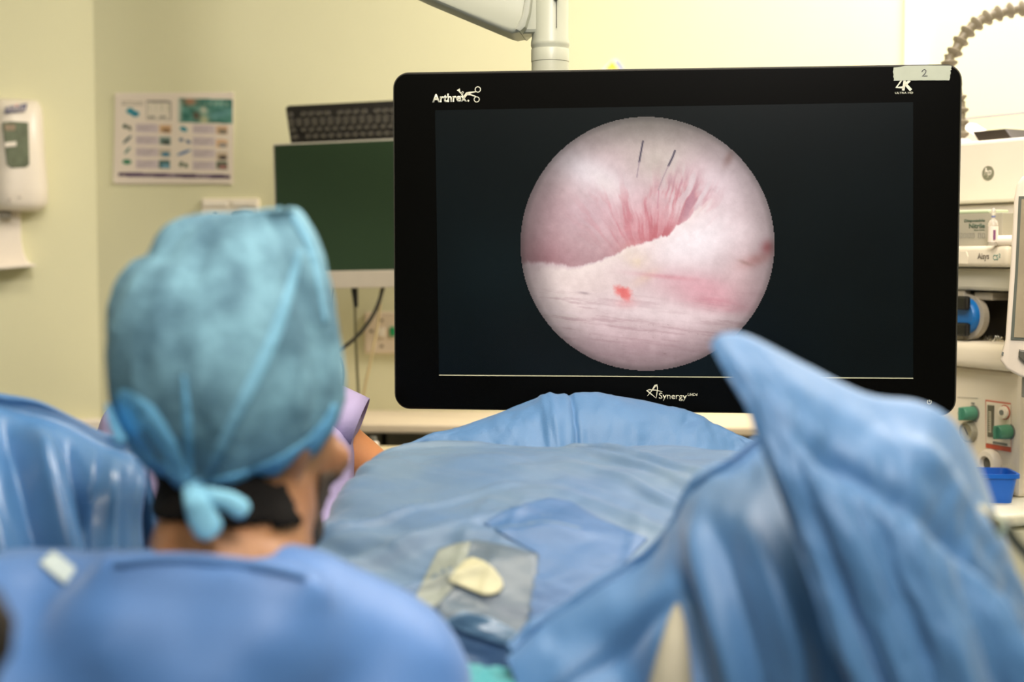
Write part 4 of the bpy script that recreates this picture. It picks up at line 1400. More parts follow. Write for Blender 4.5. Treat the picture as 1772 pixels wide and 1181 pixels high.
# teal towel at the bottom
tw = cloth('teal_towel', [[(770, 1140, 1.30), (820, 1148, 1.30), (870, 1160, 1.29), (940, 1180, 1.28)], [(770, 1165, 1.25), (820, 1172, 1.25), (870, 1184, 1.24), (950, 1200, 1.23)],
                          [(760, 1230, 1.22), (830, 1240, 1.21), (890, 1250, 1.2), (970, 1270, 1.2)], [(750, 1400, 1.2), (830, 1400, 1.2), (890, 1400, 1.2), (980, 1400, 1.2)]],
           mat('teal_cloth', (38, 142, 150), 0.8, 0.1, 40, 0.2, 300, sheen=0.3), N=(30, 40), disp=lambda s, t, G: fbm(t * 6, s * 6, 33) * 0.003)
tag(tw, 'teal cloth towel at the bottom edge beside the surgeon gown', 'towel')

# right drape: lower left sheet
e0 = [(1420, 800, 1.30), (1335, 770, 1.30), (1262, 818, 1.28), (1200, 862, 1.27), (1165, 925, 1.27), (1100, 985, 1.28), (1010, 1050, 1.28), (935, 1098, 1.28), (885, 1150, 1.27)]
e_b = [down(q_, 0.25, 0.12) for q_ in e0]
e_b1 = [down(q_, 0.012, 0.02) for q_ in e0]
e1 = [(1440, 880, 1.22), (1352, 850, 1.21), (1280, 880, 1.20), (1222, 925, 1.20), (1185, 985, 1.21), (1115, 1040, 1.23), (1030, 1100, 1.24), (960, 1150, 1.24), (900, 1205, 1.23)]
e2 = [(1480, 1000, 1.16), (1390, 980, 1.15), (1320, 1000, 1.15), (1252, 1030, 1.16), (1205, 1080, 1.18), (1135, 1130, 1.20), (1060, 1185, 1.21), (985, 1240, 1.21), (915, 1300, 1.2)]
e3 = [(1530, 1170, 1.14), (1440, 1150, 1.13), (1360, 1160, 1.13), (1285, 1180, 1.14), (1225, 1215, 1.16), (1150, 1255, 1.18), (1080, 1310, 1.19), (1005, 1370, 1.19), (930, 1430, 1.18)]
netl = [e_b, e_b1, e0, e1, e2, e3]
netl = [[Vector(P(*q_)) if isinstance(q_, tuple) else q_ for q_ in r] for r in netl]
netl += skirt(netl[-1])


def disp_low(s, t, G):
    s = s * 8 / 6
    d = fbm(t * 5, s * 3, 44, 3) * 0.006
    k = sstep(0.40, 0.65, s)
    for c_, w_, h_ in ((0.24, 0.04, 0.010), (0.34, 0.035, -0.008), (0.42, 0.035, 0.010), (0.52, 0.03, -0.014), (0.61, 0.05, 0.010), (0.72, 0.05, -0.010), (0.85, 0.06, 0.010)):
        d = d + k * h_ * np.exp(-((t - c_ + 0.06 * (s - 0.5)) / w_) ** 2)
    d = d - 0.009 * np.exp(-((s - 0.50 - 0.12 * t) / 0.04) ** 2) * sstep(0.5, 0.62, t)
    return d


ld = cloth('limb_drape', netl, m_drape, N=(160, 150), disp=disp_low)
tag(ld, 'pleated blue drape slanting down left from behind the pointed sheet', 'drape')
# beige support that shows in the gap between the pleats
su = empty('padded_support', P(1168, 1260, 1.17), 'beige upright padded support in the gap between the blue drape pleats', 'support')
so_ = su.location.copy()
pts_ = [P(*q_) - so_ for q_ in ((1172, 1050, 1.20), (1170, 1080, 1.175), (1166, 1130, 1.16), (1160, 1190, 1.15), (1158, 1300, 1.14), (1158, 1500, 1.14))]
MB().tube(pts_, [0.003, 0.008, 0.013, 0.018, 0.02, 0.02], 16).build('padding', mat('beige_padding', (156, 152, 134), 0.7, 0.08), su, smooth=True)
MB().tube([pts_[-1], Vector((pts_[-1].x, pts_[-1].y, -so_.z))], 0.012, 12).build('post', m_metal, su)

# right drape: pointed main sheet
c0 = [(1230, 598, 1.16), (1250, 580, 1.16), (1296, 584, 1.16), (1395, 634, 1.17), (1500, 684, 1.17), (1588, 697, 1.18), (1645, 728, 1.18), (1690, 800, 1.19), (1726, 900, 1.20), (1748, 960, 1.21)]
c1 = [(1258, 650, 1.13), (1290, 640, 1.13), (1345, 665, 1.13), (1425, 715, 1.13), (1512, 755, 1.13), (1588, 775, 1.13), (1645, 815, 1.14), (1695, 880, 1.15), (1735, 960, 1.17), (1765, 1020, 1.18)]
c2 = [(1300, 720, 1.11), (1335, 725, 1.11), (1390, 765, 1.10), (1455, 815, 1.10), (1530, 850, 1.09), (1595, 875, 1.09), (1650, 915, 1.10), (1705, 970, 1.11), (1750, 1035, 1.13), (1785, 1090, 1.15)]
c3 = [(1322, 800, 1.10), (1370, 835, 1.09), (1430, 880, 1.08), (1490, 920, 1.08), (1555, 950, 1.07), (1612, 975, 1.07), (1670, 1010, 1.08), (1730, 1060, 1.09), (1780, 1120, 1.11), (1820, 1170, 1.13)]
c4 = [(1372, 930, 1.09), (1425, 970, 1.08), (1480, 1010, 1.07), (1540, 1045, 1.07), (1600, 1075, 1.06), (1655, 1100, 1.06), (1715, 1130, 1.07), (1780, 1175, 1.08), (1830, 1230, 1.1), (1870, 1280, 1.12)]
c5 = [(1430, 1080, 1.08), (1480, 1120, 1.07), (1530, 1150, 1.07), (1590, 1185, 1.06), (1645, 1210, 1.06), (1700, 1235, 1.06), (1765, 1265, 1.07), (1830, 1310, 1.08), (1880, 1360, 1.1), (1920, 1400, 1.12)]
c6 = [(1480, 1230, 1.08), (1530, 1260, 1.07), (1580, 1290, 1.07), (1635, 1320, 1.06), (1690, 1345, 1.06), (1750, 1370, 1.06), (1815, 1400, 1.07), (1880, 1440, 1.08), (1930, 1490, 1.1), (1970, 1520, 1.12)]
cb = [(x_ + 10, y_ + 10, d_ + 0.05) for x_, y_, d_ in c2]
cb1 = [((x_ * 2 + u_) / 3 , (y_ * 2 + v_) / 3, d_ + 0.015) for (x_, y_, d_), (u_, v_, w_) in zip(c0, c2)]
netr = [[Vector(P(*q_)) if isinstance(q_, tuple) else q_ for q_ in r] for r in (cb, cb1, c0, c1, c2, c3, c4, c5, c6)]
netr += skirt(netr[-1])


def disp_right(s, t, G):
    s = s * 11 / 9
    d = fbm(t * 6, s * 5, 54) * 0.007 * sstep(0.25, 0.35, s)
    k = sstep(0.42, 0.6, s)
    for c_, w_, h_ in ((0.08, 0.03, 0.010), (0.17, 0.025, -0.012), (0.27, 0.04, 0.010), (0.40, 0.035, -0.010), (0.52, 0.05, 0.010), (0.66, 0.035, -0.009), (0.78, 0.03, 0.010), (0.87, 0.03, -0.010)):
        d = d + k * 0.62 * h_ * np.exp(-((t - c_) / w_) ** 2)
    d = d - 0.012 * np.exp(-((s - 0.44 - 0.10 * np.abs(t - 0.35)) / 0.03) ** 2) * sstep(0.15, 0.3, t)
    d = d + 0.009 * np.exp(-((s - 0.36 - 0.1 * (t - 0.6)) / 0.03) ** 2) * sstep(0.45, 0.6, t)
    return d


rd = cloth('surgical_drape', netr, m_drape, N=(190, 150), disp=disp_right)
tag(rd, 'tall blue drape with a pointed top corner in front of the large monitor', 'drape')

ck = empty('towel_clip', P(1722, 912, 1.17), 'small metal towel clip at the right edge of the tall blue drape', 'clip')
ko = ck.location.copy()
MB().tube([P(1690, 880, 1.15) - ko, P(1712, 896, 1.15) - ko, P(1730, 912, 1.15) - ko], 0.005, 10).build('jaw', mat('dull_steel', (140, 136, 112), 0.4, metal=0.6), ck, smooth=True)
MB().ball((0, 0, 0), 0.009, 3, (1.0, 1.0, 1.15)).build('pivot_ball', mat('pale_pivot', (176, 196, 186), 0.35), ck, smooth=True)
MB().tube([P(1738, 905, 1.17) - ko, P(1755, 935, 1.175) - ko, P(1790, 975, 1.18) - ko, P(1830, 1015, 1.18) - ko], 0.0045, 10).build('handle', mat('dark_steel', (62, 66, 58), 0.4), ck, smooth=True)

# left drape
l0 = [(-120, 690, 1.5), (-40, 700, 1.5), (0, 706, 1.5), (60, 718, 1.5), (120, 746, 1.5), (180, 778, 1.5), (228, 796, 1.5), (250, 815, 1.52)]
lb = [down(q_, 0.3, 0.15) for q_ in l0]
lb1 = [down(q_, 0.012, 0.025) for q_ in l0]
l1 = [(-130, 760, 1.44), (-50, 768, 1.43), (-5, 775, 1.43), (55, 790, 1.43), (115, 812, 1.43), (175, 838, 1.44), (226, 850, 1.46), (250, 860, 1.5)]
l2 = [(-140, 850, 1.40), (-60, 855, 1.39), (-10, 862, 1.39), (50, 880, 1.39), (112, 900, 1.40), (172, 920, 1.42), (226, 925, 1.45), (250, 930, 1.49)]
l3 = [(-150, 960, 1.38), (-70, 960, 1.37), (-15, 965, 1.37), (48, 985, 1.37), (110, 1005, 1.38), (170, 1020, 1.40), (226, 1020, 1.44), (250, 1020, 1.48)]
l4 = [(-160, 1130, 1.37), (-80, 1130, 1.36), (-20, 1130, 1.36), (46, 1140, 1.36), (110, 1150, 1.37), (170, 1160, 1.39), (226, 1160, 1.43), (250, 1160, 1.47)]
netd = [[Vector(P(*q_)) if isinstance(q_, tuple) else q_ for q_ in r] for r in (lb, lb1, l0, l1, l2, l3, l4)]
netd += skirt(netd[-1])


def disp_left(s, t, G):
    s = s * 9 / 7
    d = fbm(t * 3 + s, s * 3, 74, 2) * 0.010
    for c_, w_, h_ in ((0.25, 0.06, 0.014), (0.38, 0.05, -0.014), (0.52, 0.06, 0.018), (0.64, 0.035, -0.016), (0.76, 0.05, 0.010), (0.92, 0.03, 0.006)):
        d = d + sstep(0.3, 0.42, s) * h_ * np.exp(-((t - c_ - 0.45 * (s - 0.5) * (t < 0.68)) / w_) ** 2)
    return d


sdp = cloth('side_drape', netd, mat('glossy_blue_drape', (72, 116, 164), 0.33, 0.05, 14, 0.05, 420, coat=0.1), N=(160, 140), disp=disp_left)
tag(sdp, 'glossy crumpled blue drape at the left edge behind the surgeon shoulder', 'drape')
# ================================================================== people
m_skin = mat('tan_skin', (164, 118, 80), 0.5, 0.10, 40, 0.05, 300, sss=0.1, rgb2=(152, 104, 70))
m_hair = mat('black_hair', (14, 11, 9), 0.8, 0.4, 60, 0.4, 260, stretch=(1, 1, 0.25), spec=0.15)
m_beard = mat('dark_beard', (84, 66, 48), 0.7, 0.3, 120, 0.4, 320)


def hand(mb, wrist, dirv, side, r=0.010):
    d = Vector(dirv).normalized()
    s = Vector(side).normalized()
    n = d.cross(s)
    mb.limb(wrist, wrist + d * 0.075, 0.024, 0.03, (1, 1, 1))
    for k, ln in enumerate((0.062, 0.072, 0.068, 0.052)):
        a = wrist + d * 0.085 + s * (0.03 - k * 0.02)
        b = a + d * ln * 0.5 + n * 0.012
        mb.limb(a, b, r, r * 0.92)
        mb.limb(b, b + d * ln * 0.35 + n * 0.026, r * 0.9, r * 0.75)
    a = wrist + d * 0.03 + s * 0.03
    mb.limb(a, a + d * 0.035 + s * 0.028, r * 1.15, r)
    mb.limb(a + d * 0.035 + s * 0.028, a + d * 0.065 + s * 0.028 + n * 0.012, r, r * 0.8)


def head(mb, c, face, up=(0, 0, 1), sc=1.0):
    """c = centre of the skull, face = direction looked at"""
    f = Vector(face).normalized()
    u = Vector(up)
    u = (u - f * u.dot(f)).normalized()
    r = f.cross(u)
    at_ = lambda x, y, z: c + (r * x + f * y + u * z) * sc
    rot = Matrix((r, f, u)).transposed()
    mb.ball(at_(0, -0.012, 0.02), 0.1 * sc, 3, (0.80, 0.98, 0.98), rot)
    mb.ball(at_(0, 0.03, -0.03), 0.085 * sc, 3, (0.80, 0.80, 1.05), rot)
    mb.ball(at_(0, 0.045, -0.085), 0.045 * sc, 3, (1.05, 1.0, 0.8), rot)
    mb.limb(at_(0.055, 0.0, -0.06), at_(0.02, 0.07, -0.10), 0.026 * sc, 0.022 * sc)
    mb.limb(at_(-0.055, 0.0, -0.06), at_(-0.02, 0.07, -0.10), 0.026 * sc, 0.022 * sc)
    mb.limb(at_(0, 0.092, 0.01), at_(0, 0.112, -0.034), 0.010 * sc, 0.014 * sc)
    for s in (-1, 1):
        mb.ball(at_(0.014 * s, 0.1, -0.038), 0.010 * sc, 2)
        mb.ball(at_(0.032 * s, 0.088, 0.028), 0.016 * sc, 2, (1.4, 0.6, 0.6), rot)
        mb.ball(at_(0.05 * s, 0.075, -0.03), 0.02 * sc, 2, (1, 0.8, 1), rot)
        mb.ball(at_(0.083 * s, -0.012, -0.012), 0.032 * sc, 3, (0.34, 0.62, 1.0), rot)
        mb.ball(at_(0.088 * s, -0.022, -0.004), 0.026 * sc, 3, (0.3, 0.5, 1.0), rot)
    mb.limb(at_(-0.02, 0.097, -0.066), at_(0.02, 0.097, -0.066), 0.008 * sc, 0.008 * sc)
    mb.limb(at_(-0.016, 0.093, -0.078), at_(0.016, 0.093, -0.078), 0.009 * sc, 0.009 * sc)
    return at_, rot


def eyes(at_, parent, sc=1.0):
    for s in (-1, 1):
        MB().ball(at_(0.031 * s, 0.076, 0.012), 0.0125 * sc, 2).build('eye', mat('eye_white', (230, 224, 214), 0.2), parent, smooth=True)
        MB().ball(at_(0.0315 * s, 0.0835, 0.012), 0.0062 * sc, 2).build('iris', mat('dark_iris', (50, 34, 22), 0.2), parent, smooth=True)


# ---- surgeon seen from behind
HC = P(420, 732, 1.285)
face = (P(1120, 560, 2.3) - HC)
face.z = -0.05
face = Vector((math.sin(R(35)), math.cos(R(35)), -0.12))
face.rotate(Matrix.Rotation(R(CAM_YAW), 3, 'Z'))
sg = empty('person', Matrix.Translation((HC.x, HC.y + 0.03, 0)), 'person in a blue gown and blue disposable cap seen from behind, watching the large monitor', 'person')
so3 = sg.location.copy()
base = MB()
HL = HC - so3
at_, rot = head(base, HL, face, sc=0.96)
NK = P(384, 985, 1.19) - so3           # root of the neck
base.limb(HL + Vector((0, 0.0, -0.05)), NK + Vector((0, 0.01, -0.02)), 0.072, 0.073)
SHZ = NK.z - 0.07
rgt = Vector((math.cos(R(CAM_YAW)), math.sin(R(CAM_YAW)), 0))
fwd = Vector((-rgt.y, rgt.x, 0))
shL = NK + rgt * -0.175 + Vector((0, 0, -0.07)) + fwd * 0.02
shR = NK + rgt * 0.128 + Vector((0, 0, -0.108)) + fwd * 0.03
pel = Vector((NK.x, NK.y + 0.02, 0.53))
base.limb(NK + Vector((0, 0.02, -0.12)), NK + (pel - NK) * 0.45, 0.085, 0.11)
base.limb(NK + (pel - NK) * 0.45, pel, 0.12, 0.13)
base.limb(shL, shR, 0.06, 0.06)
base.limb(NK + Vector((0, 0, -0.05)), shL, 0.055, 0.055)
base.limb(NK + Vector((0, 0, -0.05)), shR, 0.055, 0.055)
arms = []
for sh, s in ((shL, -1), (shR, 1)):
    el = sh + rgt * (0.06 if s < 0 else 0.03) * s + fwd * 0.06 + Vector((0, 0, -0.27))
    wr = el + fwd * 0.17 - rgt * 0.12 * s + Vector((0, 0, -0.02))
    base.limb(sh, el, 0.047, 0.038)
    base.limb(el, wr, 0.037, 0.027)
    hand(base, wr, fwd + Vector((0, 0, -0.2)), rgt * -s)
    arms.append((sh, el, wr))
legs = []
for s in (-1, 1):
    hip = pel + rgt * 0.09 * s + Vector((0, 0, -0.02))
    kn = hip + fwd * 0.2 + rgt * 0.0 * s
    kn.z = 0.46
    an = Vector((kn.x, kn.y - 0.02, 0.08))
    base.limb(hip, kn, 0.08, 0.058)
    base.limb(kn, an, 0.055, 0.038)
    base.limb(an + Vector((0, -0.03, -0.045)), an + fwd * 0.16 + Vector((0, 0, -0.05)), 0.033, 0.028)
    legs.append((hip, kn, an))
bme = remesh(base, 0.0065, 5)
link('body', bme, m_skin, sg, True)
eyes(at_, sg, 0.96)
Ri = rot.inverted()


def hl(co):
    v = Ri @ (co - HL)
    return v / 0.96


shell(bme, lambda co, n: (co - HL).length < 0.17 and hl(co).z > -0.088 and hl(co).y < 0.034 - min(0.056, max(0, -(hl(co).z + 0.01)) * 1.6) + max(0, hl(co).z) * 0.3
      and not (abs(hl(co).x) > 0.074 and -0.05 < hl(co).z < 0.03 and hl(co).y > -0.045), 0.006, 'hair', m_hair, sg, 0.004)
shell(bme, lambda co, n: (co - HL).length < 0.16 and hl(co).y > 0.036 and -0.14 < hl(co).z < -0.035 - 0.25 * max(0, hl(co).y - 0.05) and abs(hl(co).x) < 0.08, 0.0025, 'beard', m_beard, sg, 0.002)

# gown
gw = MB()
for s, sh in ((-1, shL), (1, shR)):
    gw.limb(NK + Vector((0, -0.005, -0.068)) + rgt * 0.05 * s, sh + Vector((0, 0, 0.004)), 0.092, 0.08)
gw.limb(NK + Vector((0, -0.02, -0.075)), NK + Vector((0, -0.02, -0.15)), 0.1, 0.12)
gw.limb(shL + Vector((0, -0.055, -0.05)), shR + Vector((0, -0.045, -0.04)), 0.105, 0.09)
gw.limb(P(190, 986, 1.115) - so3, P(400, 996, 1.115) - so3, 0.02, 0.02)
gw.limb(P(400, 996, 1.115) - so3, P(530, 1024, 1.12) - so3, 0.02, 0.02)
gw.limb(NK + rgt * -0.06 + Vector((0, -0.055, -0.045)), NK + rgt * 0.05 + Vector((0, -0.055, -0.055)), 0.066, 0.066)
gw.limb(NK + Vector((0, -0.02, -0.11)), NK + (pel - NK) * 0.5, 0.125, 0.15)
gw.limb(NK + (pel - NK) * 0.5, pel, 0.15, 0.175)
for (sh, el, wr) in arms:
    gw.limb(sh + Vector((0, -0.02, 0)), el, 0.085, 0.068)
    gw.limb(el, wr - fwd * 0.01, 0.066, 0.046)
for (hip, kn, an) in legs:
    gw.limb(hip, kn, 0.125, 0.085)
    gw.limb(kn, an + Vector((0, 0, 0.12)), 0.085, 0.085)
gme = remesh(gw, 0.011, 14, 'gown')
for v in gme.vertices:
    w = v.co + so3
    k = float(fbm(np.array([w.x * 9 + w.y * 3]), np.array([w.z * 6]), 91, 3)[0])
    v.co += Vector(v.normal) * k * 0.006
go = link('gown', gme, m_gown, sg, True)
bpy.context.view_layer.update()
gt_ = bvh(go)
clr = [hit(gt_, x_, y_, 0.002) for x_, y_ in ((200, 975), (260, 968), (330, 968), (400, 974), (470, 984), (530, 1000))]
clr = [c - so3 for c in clr if c]
if len(clr) > 2:
    MB().tube([Vector(q_) for q_ in dens([tuple(c) for c in clr], 40)], 0.0045, 10).build('collar', mat('gown_binding', (78, 122, 182), 0.6), sg, smooth=True)
patch('tie_tab', gt_, [(68, 975), (92, 953), (132, 985), (112, 1012)], 0.004, mat('pale_tab', (196, 212, 214), 0.6, 0.04), sg, rings=4, n=32)
for ob in list(sg.children):
    if ob.name.startswith('tie_tab'):
        ob.location = -so3

# disposable cap: stack of rounded cross sections
CAPD = 1.24
outl = [(362, 478, 500), (366, 455, 508), (370, 360, 512), (378, 305, 518), (392, 275, 528), (415, 256, 540), (438, 246, 549), (447, 240, 552), (456, 214, 555), (476, 198, 561), (497, 187, 566), (528, 176, 572), (565, 172, 577),
        (610, 171, 582), (655, 174, 586), (700, 182, 584), (735, 195, 576), (765, 212, 560), (790, 231, 536), (810, 252, 505), (828, 280, 462), (842, 318, 410), (850, 330, 385)]
t = bmesh.new()
rings = []
NS = 72
A_ = np.array([o_[0] for o_ in outl], float)
ys = np.r_[np.linspace(362, 378, 6)[:-1], np.linspace(378, 850, 56)]
for y_ in ys:
    lx_, rx_ = np.interp(y_, A_, [o_[1] for o_ in outl]), np.interp(y_, A_, [o_[2] for o_ in outl])
    k = (y_ - 362) / (850 - 362)
    dep = 0.125 * min(1.0, (0.25 + math.sin(min(1, k * 1.6) * math.pi / 2) * 0.75)) * (1 - max(0, k - 0.62) ** 1.6 * 1.9)
    pc = P((lx_ + rx_) / 2, y_, CAPD)
    half = (rx_ - lx_) / 2 / FPX * CAPD
    ring = []
    for j in range(NS):
        a = 2 * math.pi * j / NS
        q_ = pc + rgt * half * math.cos(a) + fwd * (0.03 + dep * math.sin(a))
        ring.append(t.verts.new(q_ - so3))
    rings.append(ring)
for a_, b_ in zip(rings[:-1], rings[1:]):
    for j in range(NS):
        t.faces.new((a_[j], a_[(j + 1) % NS], b_[(j + 1) % NS], b_[j]))
t.faces.new(rings[0])
bmesh.ops.recalc_face_normals(t, faces=t.faces[:])
t.normal_update()
for v in t.verts:
    w = v.co
    a = math.atan2((w - HL).dot(rgt), -(w - HL).dot(fwd))
    k = float(fbm(np.array([a * 2.5]), np.array([w.z * 9]), 5, 4)[0])
    k2 = float(fbm(np.array([a * 9 + w.z * 14]), np.array([w.z * 12]), 15, 3)[0])
    low_ = min(1.0, max(0.0, (HL.z + 0.09 - w.z) / 0.12))
    v.co = v.co + v.normal * (k * 0.0045 + k2 * 0.0018 + math.sin(a * 13 + k * 2) * 0.0028 * low_)
m_cap = mat('mottled_cap_fabric', (114, 160, 180), 0.85, 0.1, 24, 0.25, 90, rgb2=(72, 110, 130), stretch=(1, 1, 0.7))
cap = MB()._add(t).build('cap', m_cap, sg, smooth=True)
bpy.context.view_layer.update()
ct_ = bvh(cap)
m_band = mat('cap_band_blue', (108, 178, 220), 0.85, 0.12, 24, 0.2, 120)
m_seam = mat('cap_seam_blue', (112, 166, 194), 0.85, 0.1, 24, 0.2, 120)


def ridge(name, pts, r, m, off=0.001, n=50, parent=sg, taper=True):
    pp_ = [hit(ct_, a_, b_, off) for a_, b_ in dens(pts, n)]
    pp_ = [q_ - so3 for q_ in pp_ if q_]
    if len(pp_) < 3:
        return
    N_ = len(pp_)
    rs = [r * (0.35 + 0.65 * math.sin(math.pi * i / (N_ - 1)) ** 0.5) if taper else r for i in range(N_)]
    MB().tube(pp_, rs, 10).build(name, m, parent, smooth=True)


def ribbon(name, pts, wid, m, off=0.0014, n=60):
    """flat band lying on the cap; wid = half width in pixels"""
    D = dens(pts, n)
    T = np.gradient(D, axis=0)
    T /= np.linalg.norm(T, axis=1, keepdims=True) + 1e-9
    Nn = np.c_[-T[:, 1], T[:, 0]]
    V, F = [], []
    wd = np.interp(np.linspace(0, 1, n), np.linspace(0, 1, len(wid)), wid)
    for i in range(n):
        for j, f_ in enumerate((-1, -0.5, 0, 0.5, 1)):
            p = D[i] + Nn[i] * wd[i] * f_
            h = hit(ct_, p[0], p[1], off * (1.5 - abs(f_)))
            if h is None:
                h = hit(ct_, D[i][0], D[i][1], off) or P(p[0], p[1], CAPD - 0.08)
            V.append(tuple(h - so3))
    for i in range(n - 1):
        for j in range(4):
            F.append((i * 5 + j, i * 5 + j + 1, i * 5 + j + 6, i * 5 + j + 5))
    me = bpy.data.meshes.new(name)
    me.from_pydata(V, [], F)
    o = link(name, me, m, sg, True)
    sd = o.modifiers.new('thickness', 'SOLIDIFY')
    sd.thickness = 0.0008
    sd.offset = 0
    return o


ribbon('cap_band', [(186, 700), (204, 745), (240, 795), (285, 825), (325, 842)], [4, 12, 18, 20, 10], m_band)
ribbon('cap_band', [(330, 842), (400, 836), (470, 812), (530, 776), (566, 735), (580, 700)], [10, 14, 14, 13, 10, 4], m_band)
ribbon('seam', [(205, 680), (240, 725), (282, 785), (322, 840)], [10, 34, 30, 8], m_band, 0.0008)
ribbon('seam', [(520, 430), (500, 510), (472, 590), (440, 660), (404, 730), (360, 820), (342, 845)], [3, 9, 11, 12, 11, 8, 4], m_seam, 0.001)
ribbon('seam', [(505, 372), (534, 420), (552, 480), (564, 560)], [5, 8, 7, 3], m_seam, 0.0008)
ribbon('seam', [(318, 650), (324, 730), (330, 840)], [2, 7, 5], m_band, 0.0008)


def tail(name, pts, wid):
    D = dens(pts, 30)
    wd = np.interp(np.linspace(0, 1, 30), np.linspace(0, 1, len(wid)), wid)
    T = np.gradient(D[:, :2], axis=0)
    T /= np.linalg.norm(T, axis=1, keepdims=True)
    t_ = bmesh.new()
    rg = []
    for i in range(30):
        c_ = P(*D[i]) - so3
        sx = (rgt * -T[i, 1] + Vector((0, 0, -1)) * T[i, 0]) * wd[i] / FPX * D[i, 2]
        rg.append([t_.verts.new(c_ + sx * math.cos(2 * math.pi * j / 14) - fwd * 0.006 * math.sin(2 * math.pi * j / 14)) for j in range(14)])
    for a_, b_ in zip(rg[:-1], rg[1:]):
        for j in range(14):
            t_.faces.new((a_[j], a_[(j + 1) % 14], b_[(j + 1) % 14], b_[j]))
    t_.faces.new(rg[0][::-1])
    t_.faces.new(rg[-1])
    bmesh.ops.recalc_face_normals(t_, faces=t_.faces[:])
    MB()._add(t_).build(name, mat('cap_tie_blue', (132, 196, 226), 0.8, 0.06, 40, 0.2, 120), sg, smooth=True)


kd = CAPD - 0.11
tail('cap_tie', [(326, 838, kd + 0.02), (336, 862, kd), (350, 895, kd), (362, 918, kd), (368, 930, kd)], [10, 20, 27, 27, 12])
tail('cap_tie', [(334, 846, kd + 0.02), (360, 858, kd + 0.005), (395, 868, kd + 0.005), (418, 882, kd + 0.005), (428, 888, kd + 0.005)], [8, 15, 18, 19, 9])

# stool under the surgeon
st = empty('stool', Matrix.Translation((pel.x + so3.x, pel.y + so3.y, 0)), 'round stool under the surgeon in the blue gown', 'stool')
MB().lathe([(0.16, 0.33), (0.17, 0.34), (0.17, 0.37), (0.15, 0.385), (0, 0.385)], n=32).build('seat', m_black, st, angle=40)
MB().lathe([(0.025, 0.05), (0.025, 0.33)], n=16).build('column', m_metal, st, angle=40)
for k in range(5):
    a = 2 * math.pi * k / 5
    MB().tube([(0, 0, 0.06), (0.16 * math.cos(a), 0.16 * math.sin(a), 0.045)], 0.014, 8).build('leg', m_metal, st)
    MB().ball((0.16 * math.cos(a), 0.16 * math.sin(a), 0.025), 0.025, 2).build('caster', m_black, st, smooth=True)

# ---- assistant in lavender scrubs, bent forward behind the surgeon's head
m_lav = mat('lavender_scrubs', (176, 164, 206), 0.75, 0.06, 12, 0.08, 300)
m_skin2 = mat('warm_skin', (206, 140, 92), 0.5, 0.06, 40, 0.03, 300, sss=0.1)
AS = 2.12
asn = empty('person', Matrix.Translation((P(400, 900, AS).x, P(400, 900, AS).y, 0)), 'person in lavender scrubs bending forward behind the blue capped head', 'person')
ao = asn.location.copy()
Q = lambda px, py, d: P(px, py, d) - ao
ab = MB()
ahc = Q(430, 590, AS + 0.02)
aat, arot = head(ab, ahc, (0.45, 0.75, -0.55), sc=0.92)
nk2 = Q(400, 690, AS - 0.03)
ab.limb(ahc + Vector((0, -0.02, -0.03)), nk2, 0.055, 0.058)
s1, s2 = Q(522, 725, AS - 0.02), Q(262, 765, AS + 0.03)
pl2 = Q(380, 1100, AS - 0.08)
pl2.z = 0.52
ab.limb(s1, s2, 0.06, 0.06)
ab.limb(nk2, pl2, 0.11, 0.13)
# right arm visible between sleeve and drape
el1 = Q(632, 800, AS)
wr1 = Q(722, 872, AS + 0.03)
ab.limb(s1, el1, 0.046, 0.034)
ab.limb(el1, wr1, 0.034, 0.024)
hand(ab, wr1, rgt * 0.6 + Vector((0, 0, -0.5)), fwd)
el2 = Q(215, 960, AS + 0.02)
wr2 = el2 + fwd * 0.12 + rgt * 0.04
ab.limb(s2, el2, 0.045, 0.036)
ab.limb(el2, wr2, 0.035, 0.025)
hand(ab, wr2, fwd + rgt * 0.1, rgt)
for s in (-1, 1):
    hip = pl2 + rgt * 0.09 * s
    kn = hip + fwd * 0.36 + rgt * 0.05 * s
    kn.z = 0.46
    an = Vector((kn.x, kn.y, 0.08))
    ab.limb(hip, kn, 0.08, 0.058)
    ab.limb(kn, an, 0.055, 0.038)
    ab.limb(an + Vector((0, -0.03, -0.045)), an + fwd * 0.16 + Vector((0, 0, -0.05)), 0.033, 0.028)
abm = remesh(ab, 0.007, 5)
link('body', abm, m_skin2, asn, True)
eyes(aat, asn, 0.92)
Ri2 = arot.inverted()
h2 = lambda co: (Ri2 @ (co - ahc)) / 0.92
shell(abm, lambda co, n: (co - ahc).length < 0.15 and h2(co).y < 0.04 + 0.6 * h2(co).z and h2(co).z > -0.06, 0.008, 'hair', m_hair, asn, 0.005)
tp = MB()
tp.limb(nk2 + Vector((0, -0.01, -0.06)), pl2, 0.135, 0.165)
tp.limb(s1, s2, 0.07, 0.085)
tp.limb(nk2 + Vector((0, 0, -0.05)), s1, 0.085, 0.072)
tp.limb(s1, Q(575, 728, AS - 0.02), 0.06, 0.045)
tp.limb(Q(520, 800, AS - 0.04), Q(490, 960, AS - 0.08), 0.085, 0.11)
tp.limb(s2, Q(258, 850, AS + 0.02), 0.075, 0.068)
tpm = remesh(tp, 0.009, 5, 'scrub_top')
for v in tpm.vertices:
    w = v.co
    k = float(fbm(np.array([w.x * 14 + w.z * 8]), np.array([w.z * 10 - w.x * 6]), 191, 3)[0])
    v.co += Vector(v.normal) * k * 0.005
link('scrub_top', tpm, m_lav, asn, True)
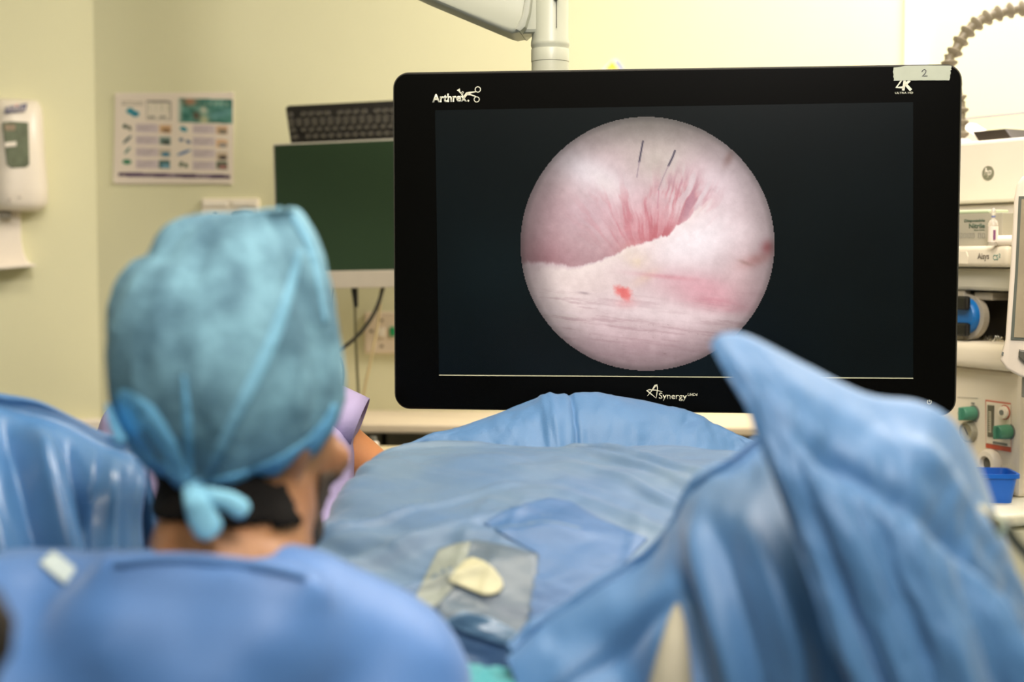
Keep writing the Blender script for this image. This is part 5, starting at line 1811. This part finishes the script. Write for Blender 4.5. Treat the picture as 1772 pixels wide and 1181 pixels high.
# flared sleeve end with its hem
t = bmesh.new()
ringsl = []
axis0, axis1 = Q(556, 712, AS - 0.02), Q(622, 733, AS - 0.02)
ea, eb = Q(639, 690, AS - 0.02), Q(606, 778, AS - 0.02)
upv = (ea - eb) / 2
for k, (f_, sc_) in enumerate(((0.0, 1.15), (0.35, 1.12), (0.7, 1.06), (1.0, 1.0), (1.0, 0.94), (0.7, 0.98))):
    c_ = axis0.lerp((ea + eb) / 2, f_)
    ringsl.append([t.verts.new(c_ + upv * sc_ * math.cos(2 * math.pi * j / 28) + fwd * 0.05 * sc_ * math.sin(2 * math.pi * j / 28)) for j in range(28)])
for a_, b_ in zip(ringsl[:-1], ringsl[1:]):
    for j in range(28):
        t.faces.new((a_[j], a_[(j + 1) % 28], b_[(j + 1) % 28], b_[j]))
bmesh.ops.recalc_face_normals(t, faces=t.faces[:])
MB()._add(t).build('sleeve', m_lav, asn, smooth=True)
tr_ = MB()
for s in (-1, 1):
    hip = pl2 + rgt * 0.09 * s
    kn = hip + fwd * 0.36 + rgt * 0.05 * s
    kn.z = 0.46
    tr_.limb(hip, kn, 0.1, 0.075)
    tr_.limb(kn, Vector((kn.x, kn.y, 0.12)), 0.075, 0.06)
link('trousers', remesh(tr_, 0.012, 5, 'trousers'), m_lav, asn, True)
st2 = empty('stool', Matrix.Translation((pl2.x + ao.x, pl2.y + ao.y, 0)), 'round stool under the person in lavender scrubs', 'stool')
for ch in list(st.children):
    c = ch.copy()
    COL.objects.link(c)
    c.parent = st2

# unidentified dark blur in the lower left corner, built as a made-up bar
dh = empty('dark_blur_bar', P(-25, 1095, 0.82), 'dark out of focus unidentified shape at the left edge beside the gown', 'bar')
do = dh.location.copy()
MB().tube([P(-60, 1000, 0.82) - do, P(-25, 1040, 0.82) - do, P(-10, 1080, 0.82) - do, P(-14, 1120, 0.82) - do, P(-40, 1170, 0.82) - do, P(-60, 1400, 0.83) - do], [0.006, 0.009, 0.012, 0.012, 0.011, 0.011], 14).build('grip', mat('dark_brown_blur', (34, 26, 16), 0.7), dh, smooth=True)
MB().tube([P(-60, 1400, 0.83) - do, Vector((P(-60, 1400, 0.83).x - do.x, P(-60, 1400, 0.83).y - do.y, -do.z))], 0.011, 12).build('post', m_metal, dh)
